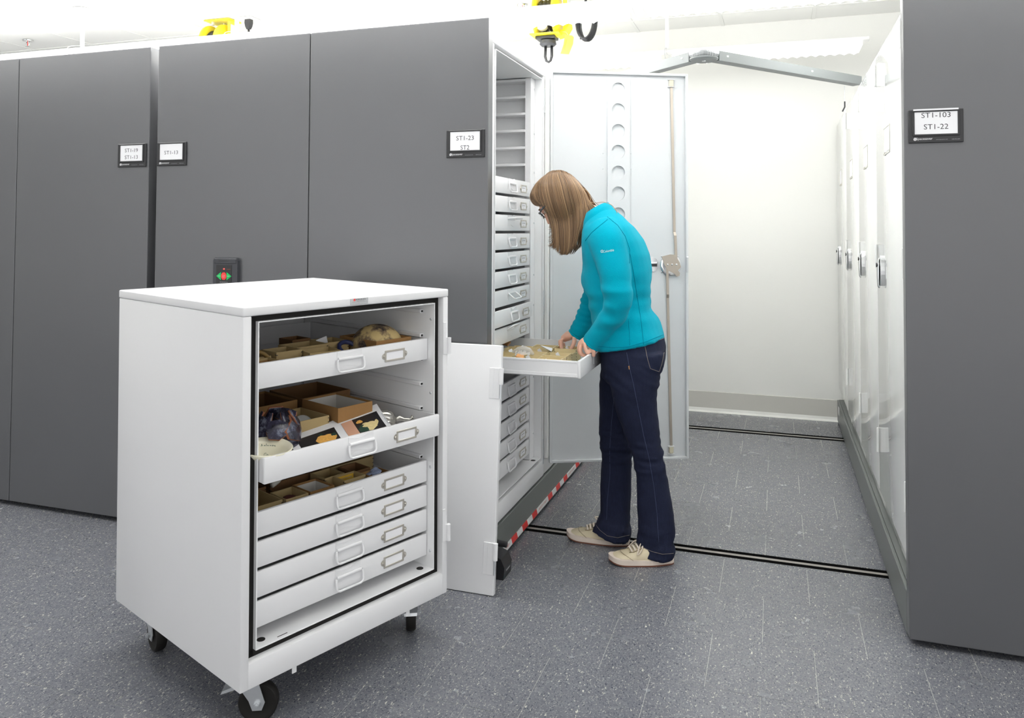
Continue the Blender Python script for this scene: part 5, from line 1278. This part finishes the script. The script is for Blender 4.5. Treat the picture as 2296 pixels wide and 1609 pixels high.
# ---- hair: a cap and many long locks falling from the parting
hb = MB(); hb_t = []
guides = [[(1226, 392), (1207, 413), (1198, 440), (1205, 459), (1222, 464), (1238, 459)],
          [(1228, 389), (1216, 408), (1212, 432), (1222, 452), (1237, 458), (1246, 458)],
          [(1230, 387), (1225, 412), (1232, 445), (1244, 485), (1251, 522), (1247, 545), (1233, 551)],
          [(1234, 385), (1234, 412), (1243, 450), (1254, 495), (1258, 530), (1258, 556), (1256, 566)],
          [(1240, 383), (1247, 412), (1259, 455), (1268, 500), (1271, 535), (1270, 562), (1262, 573)],
          [(1248, 382), (1264, 412), (1276, 455), (1283, 500), (1283, 540), (1280, 565), (1274, 573)],
          [(1258, 382), (1280, 410), (1293, 455), (1298, 500), (1296, 535), (1289, 556), (1281, 566)],
          [(1268, 385), (1294, 415), (1307, 455), (1309, 495), (1303, 525), (1298, 545), (1295, 560)],
          [(1280, 392), (1305, 422), (1317, 455), (1319, 485), (1311, 505), (1303, 525), (1298, 545)],
          [(1288, 398), (1313, 428), (1327, 452), (1341, 467), (1334, 484), (1317, 506), (1307, 524)]]
def head_l(p, grow=1.0):
    """how far the head bulges to the side at a point of the middle plane"""
    d = p - HC; f, u = d.dot(HF_), d.dot(HU)
    q = (f / (.098 if f > 0 else .106)) ** 2 + (u / .120) ** 2
    return .080 * grow * sqrt(1 - q) if q < 1 else 0.
random.seed(21)
tone = []
def lock(gp, side, lay, r0):
    pts = spline([P(x, y, YB) for x, y in gp], 5); k = len(pts); out = []
    for i, p in enumerate(pts):
        t = i / (k - 1); hl = head_l(p)
        l = max(hl, .050 * min(1, t * 2.5) * (1 - .35 * max(0, t - .5))) + (.006 + .007 * lay) * min(1, t * 5)
        out.append(p + HL * side * l)
    rs = [r0 * (min(1, .55 + 2.2 * i / k) if i < k * .5 else 1) * (1 if i < k * .62 else max(.12, 1 - ((i / (k - 1) - .62) / .38) ** 1.3)) for i in range(k)]
    n0 = len(hb.bm.verts); hb.tube(out, rs, 6, flat=.55, ref=(0, 1, 0)); tone.append((n0, len(hb.bm.verts), min(1, max(0, random.gauss(.42, .20)))))
def guide_at(g):
    i = min(int(g), len(guides) - 2); t = g - i; A, B = guides[i], guides[i + 1]; n = 7
    def rs(G):
        out = []
        for k in range(n):
            q = k / (n - 1) * (len(G) - 1); j = min(int(q), len(G) - 2); w_ = q - j; out.append((G[j][0] + (G[j + 1][0] - G[j][0]) * w_, G[j][1] + (G[j + 1][1] - G[j][1]) * w_))
        return out
    a, b = rs(A), rs(B); return [(p[0] + (q[0] - p[0]) * t, p[1] + (q[1] - p[1]) * t) for p, q in zip(a, b)]
for side, cnt in ((1, 760), (-1, 160)):
    for c in range(cnt):
        g = random.uniform(0, len(guides) - 1.001); G = guide_at(g)
        j = random.gauss(0, 1.7); jy = random.gauss(0, 1.0)
        L_ = random.uniform(.62, 1.0) if g > 1.5 else 1
        G = [(x + j * (.3 + .12 * k), y + jy * .5) for k, (x, y) in enumerate(G)]
        if L_ < 1: G[-1] = (G[-2][0] + (G[-1][0] - G[-2][0]) * L_ * .9, G[-2][1] + (G[-1][1] - G[-2][1]) * L_ * .9)
        lock(G, side, random.random(), random.uniform(.0018, .0036))
# skull cap under the locks
n0 = len(hb.bm.verts); rings = []
for j in range(25):
    th = pi * j / 24; r = []
    for i in range(40):
        ph = 2 * pi * i / 40; x, y, z = sin(th) * cos(ph), sin(th) * sin(ph), cos(th)
        f = x * (.098 if x > 0 else .108); l = y * .081; u = z * .122
        lim = .040 + .10 * max(0, u - .055) / .06
        if u < .062 and f > .018: f = .018 + (f - .018) * .15; l *= .95
        if z < -.3: f *= .75; l *= .8
        r.append(HP_(f, l, u) + (HL * .0004 * cos(i) + HF_ * .0004 * sin(i) if j in (0, 24) else V()))
    rings.append(r)
hb.loft(rings); tone.append((n0, len(hb.bm.verts), .30))
for g in ([(1318, 452), (1335, 455), (1352, 453), (1370, 459), (1380, 470), (1384, 478)], [(1300, 418), (1318, 430), (1324, 445), (1320, 455)]):
    q = spline([P(x, y, YB - .05) for x, y in g], 5); n0 = len(hb.bm.verts); hb.tube(q, [.0013] * len(q), 5); tone.append((n0, len(hb.bm.verts), .8))
hm = hb.mesh('hair', HAIRM, True)
ca_ = hm.color_attributes.new('tone', 'FLOAT_COLOR', 'POINT')
vals = [.4] * len(hm.vertices)
for a, b, t_ in tone:
    for i in range(a, b): vals[i] = t_
for i, v in enumerate(vals): ca_.data[i].color = (v, v, v, 1)
hm.transform(W0); put('hair', hm, woman)
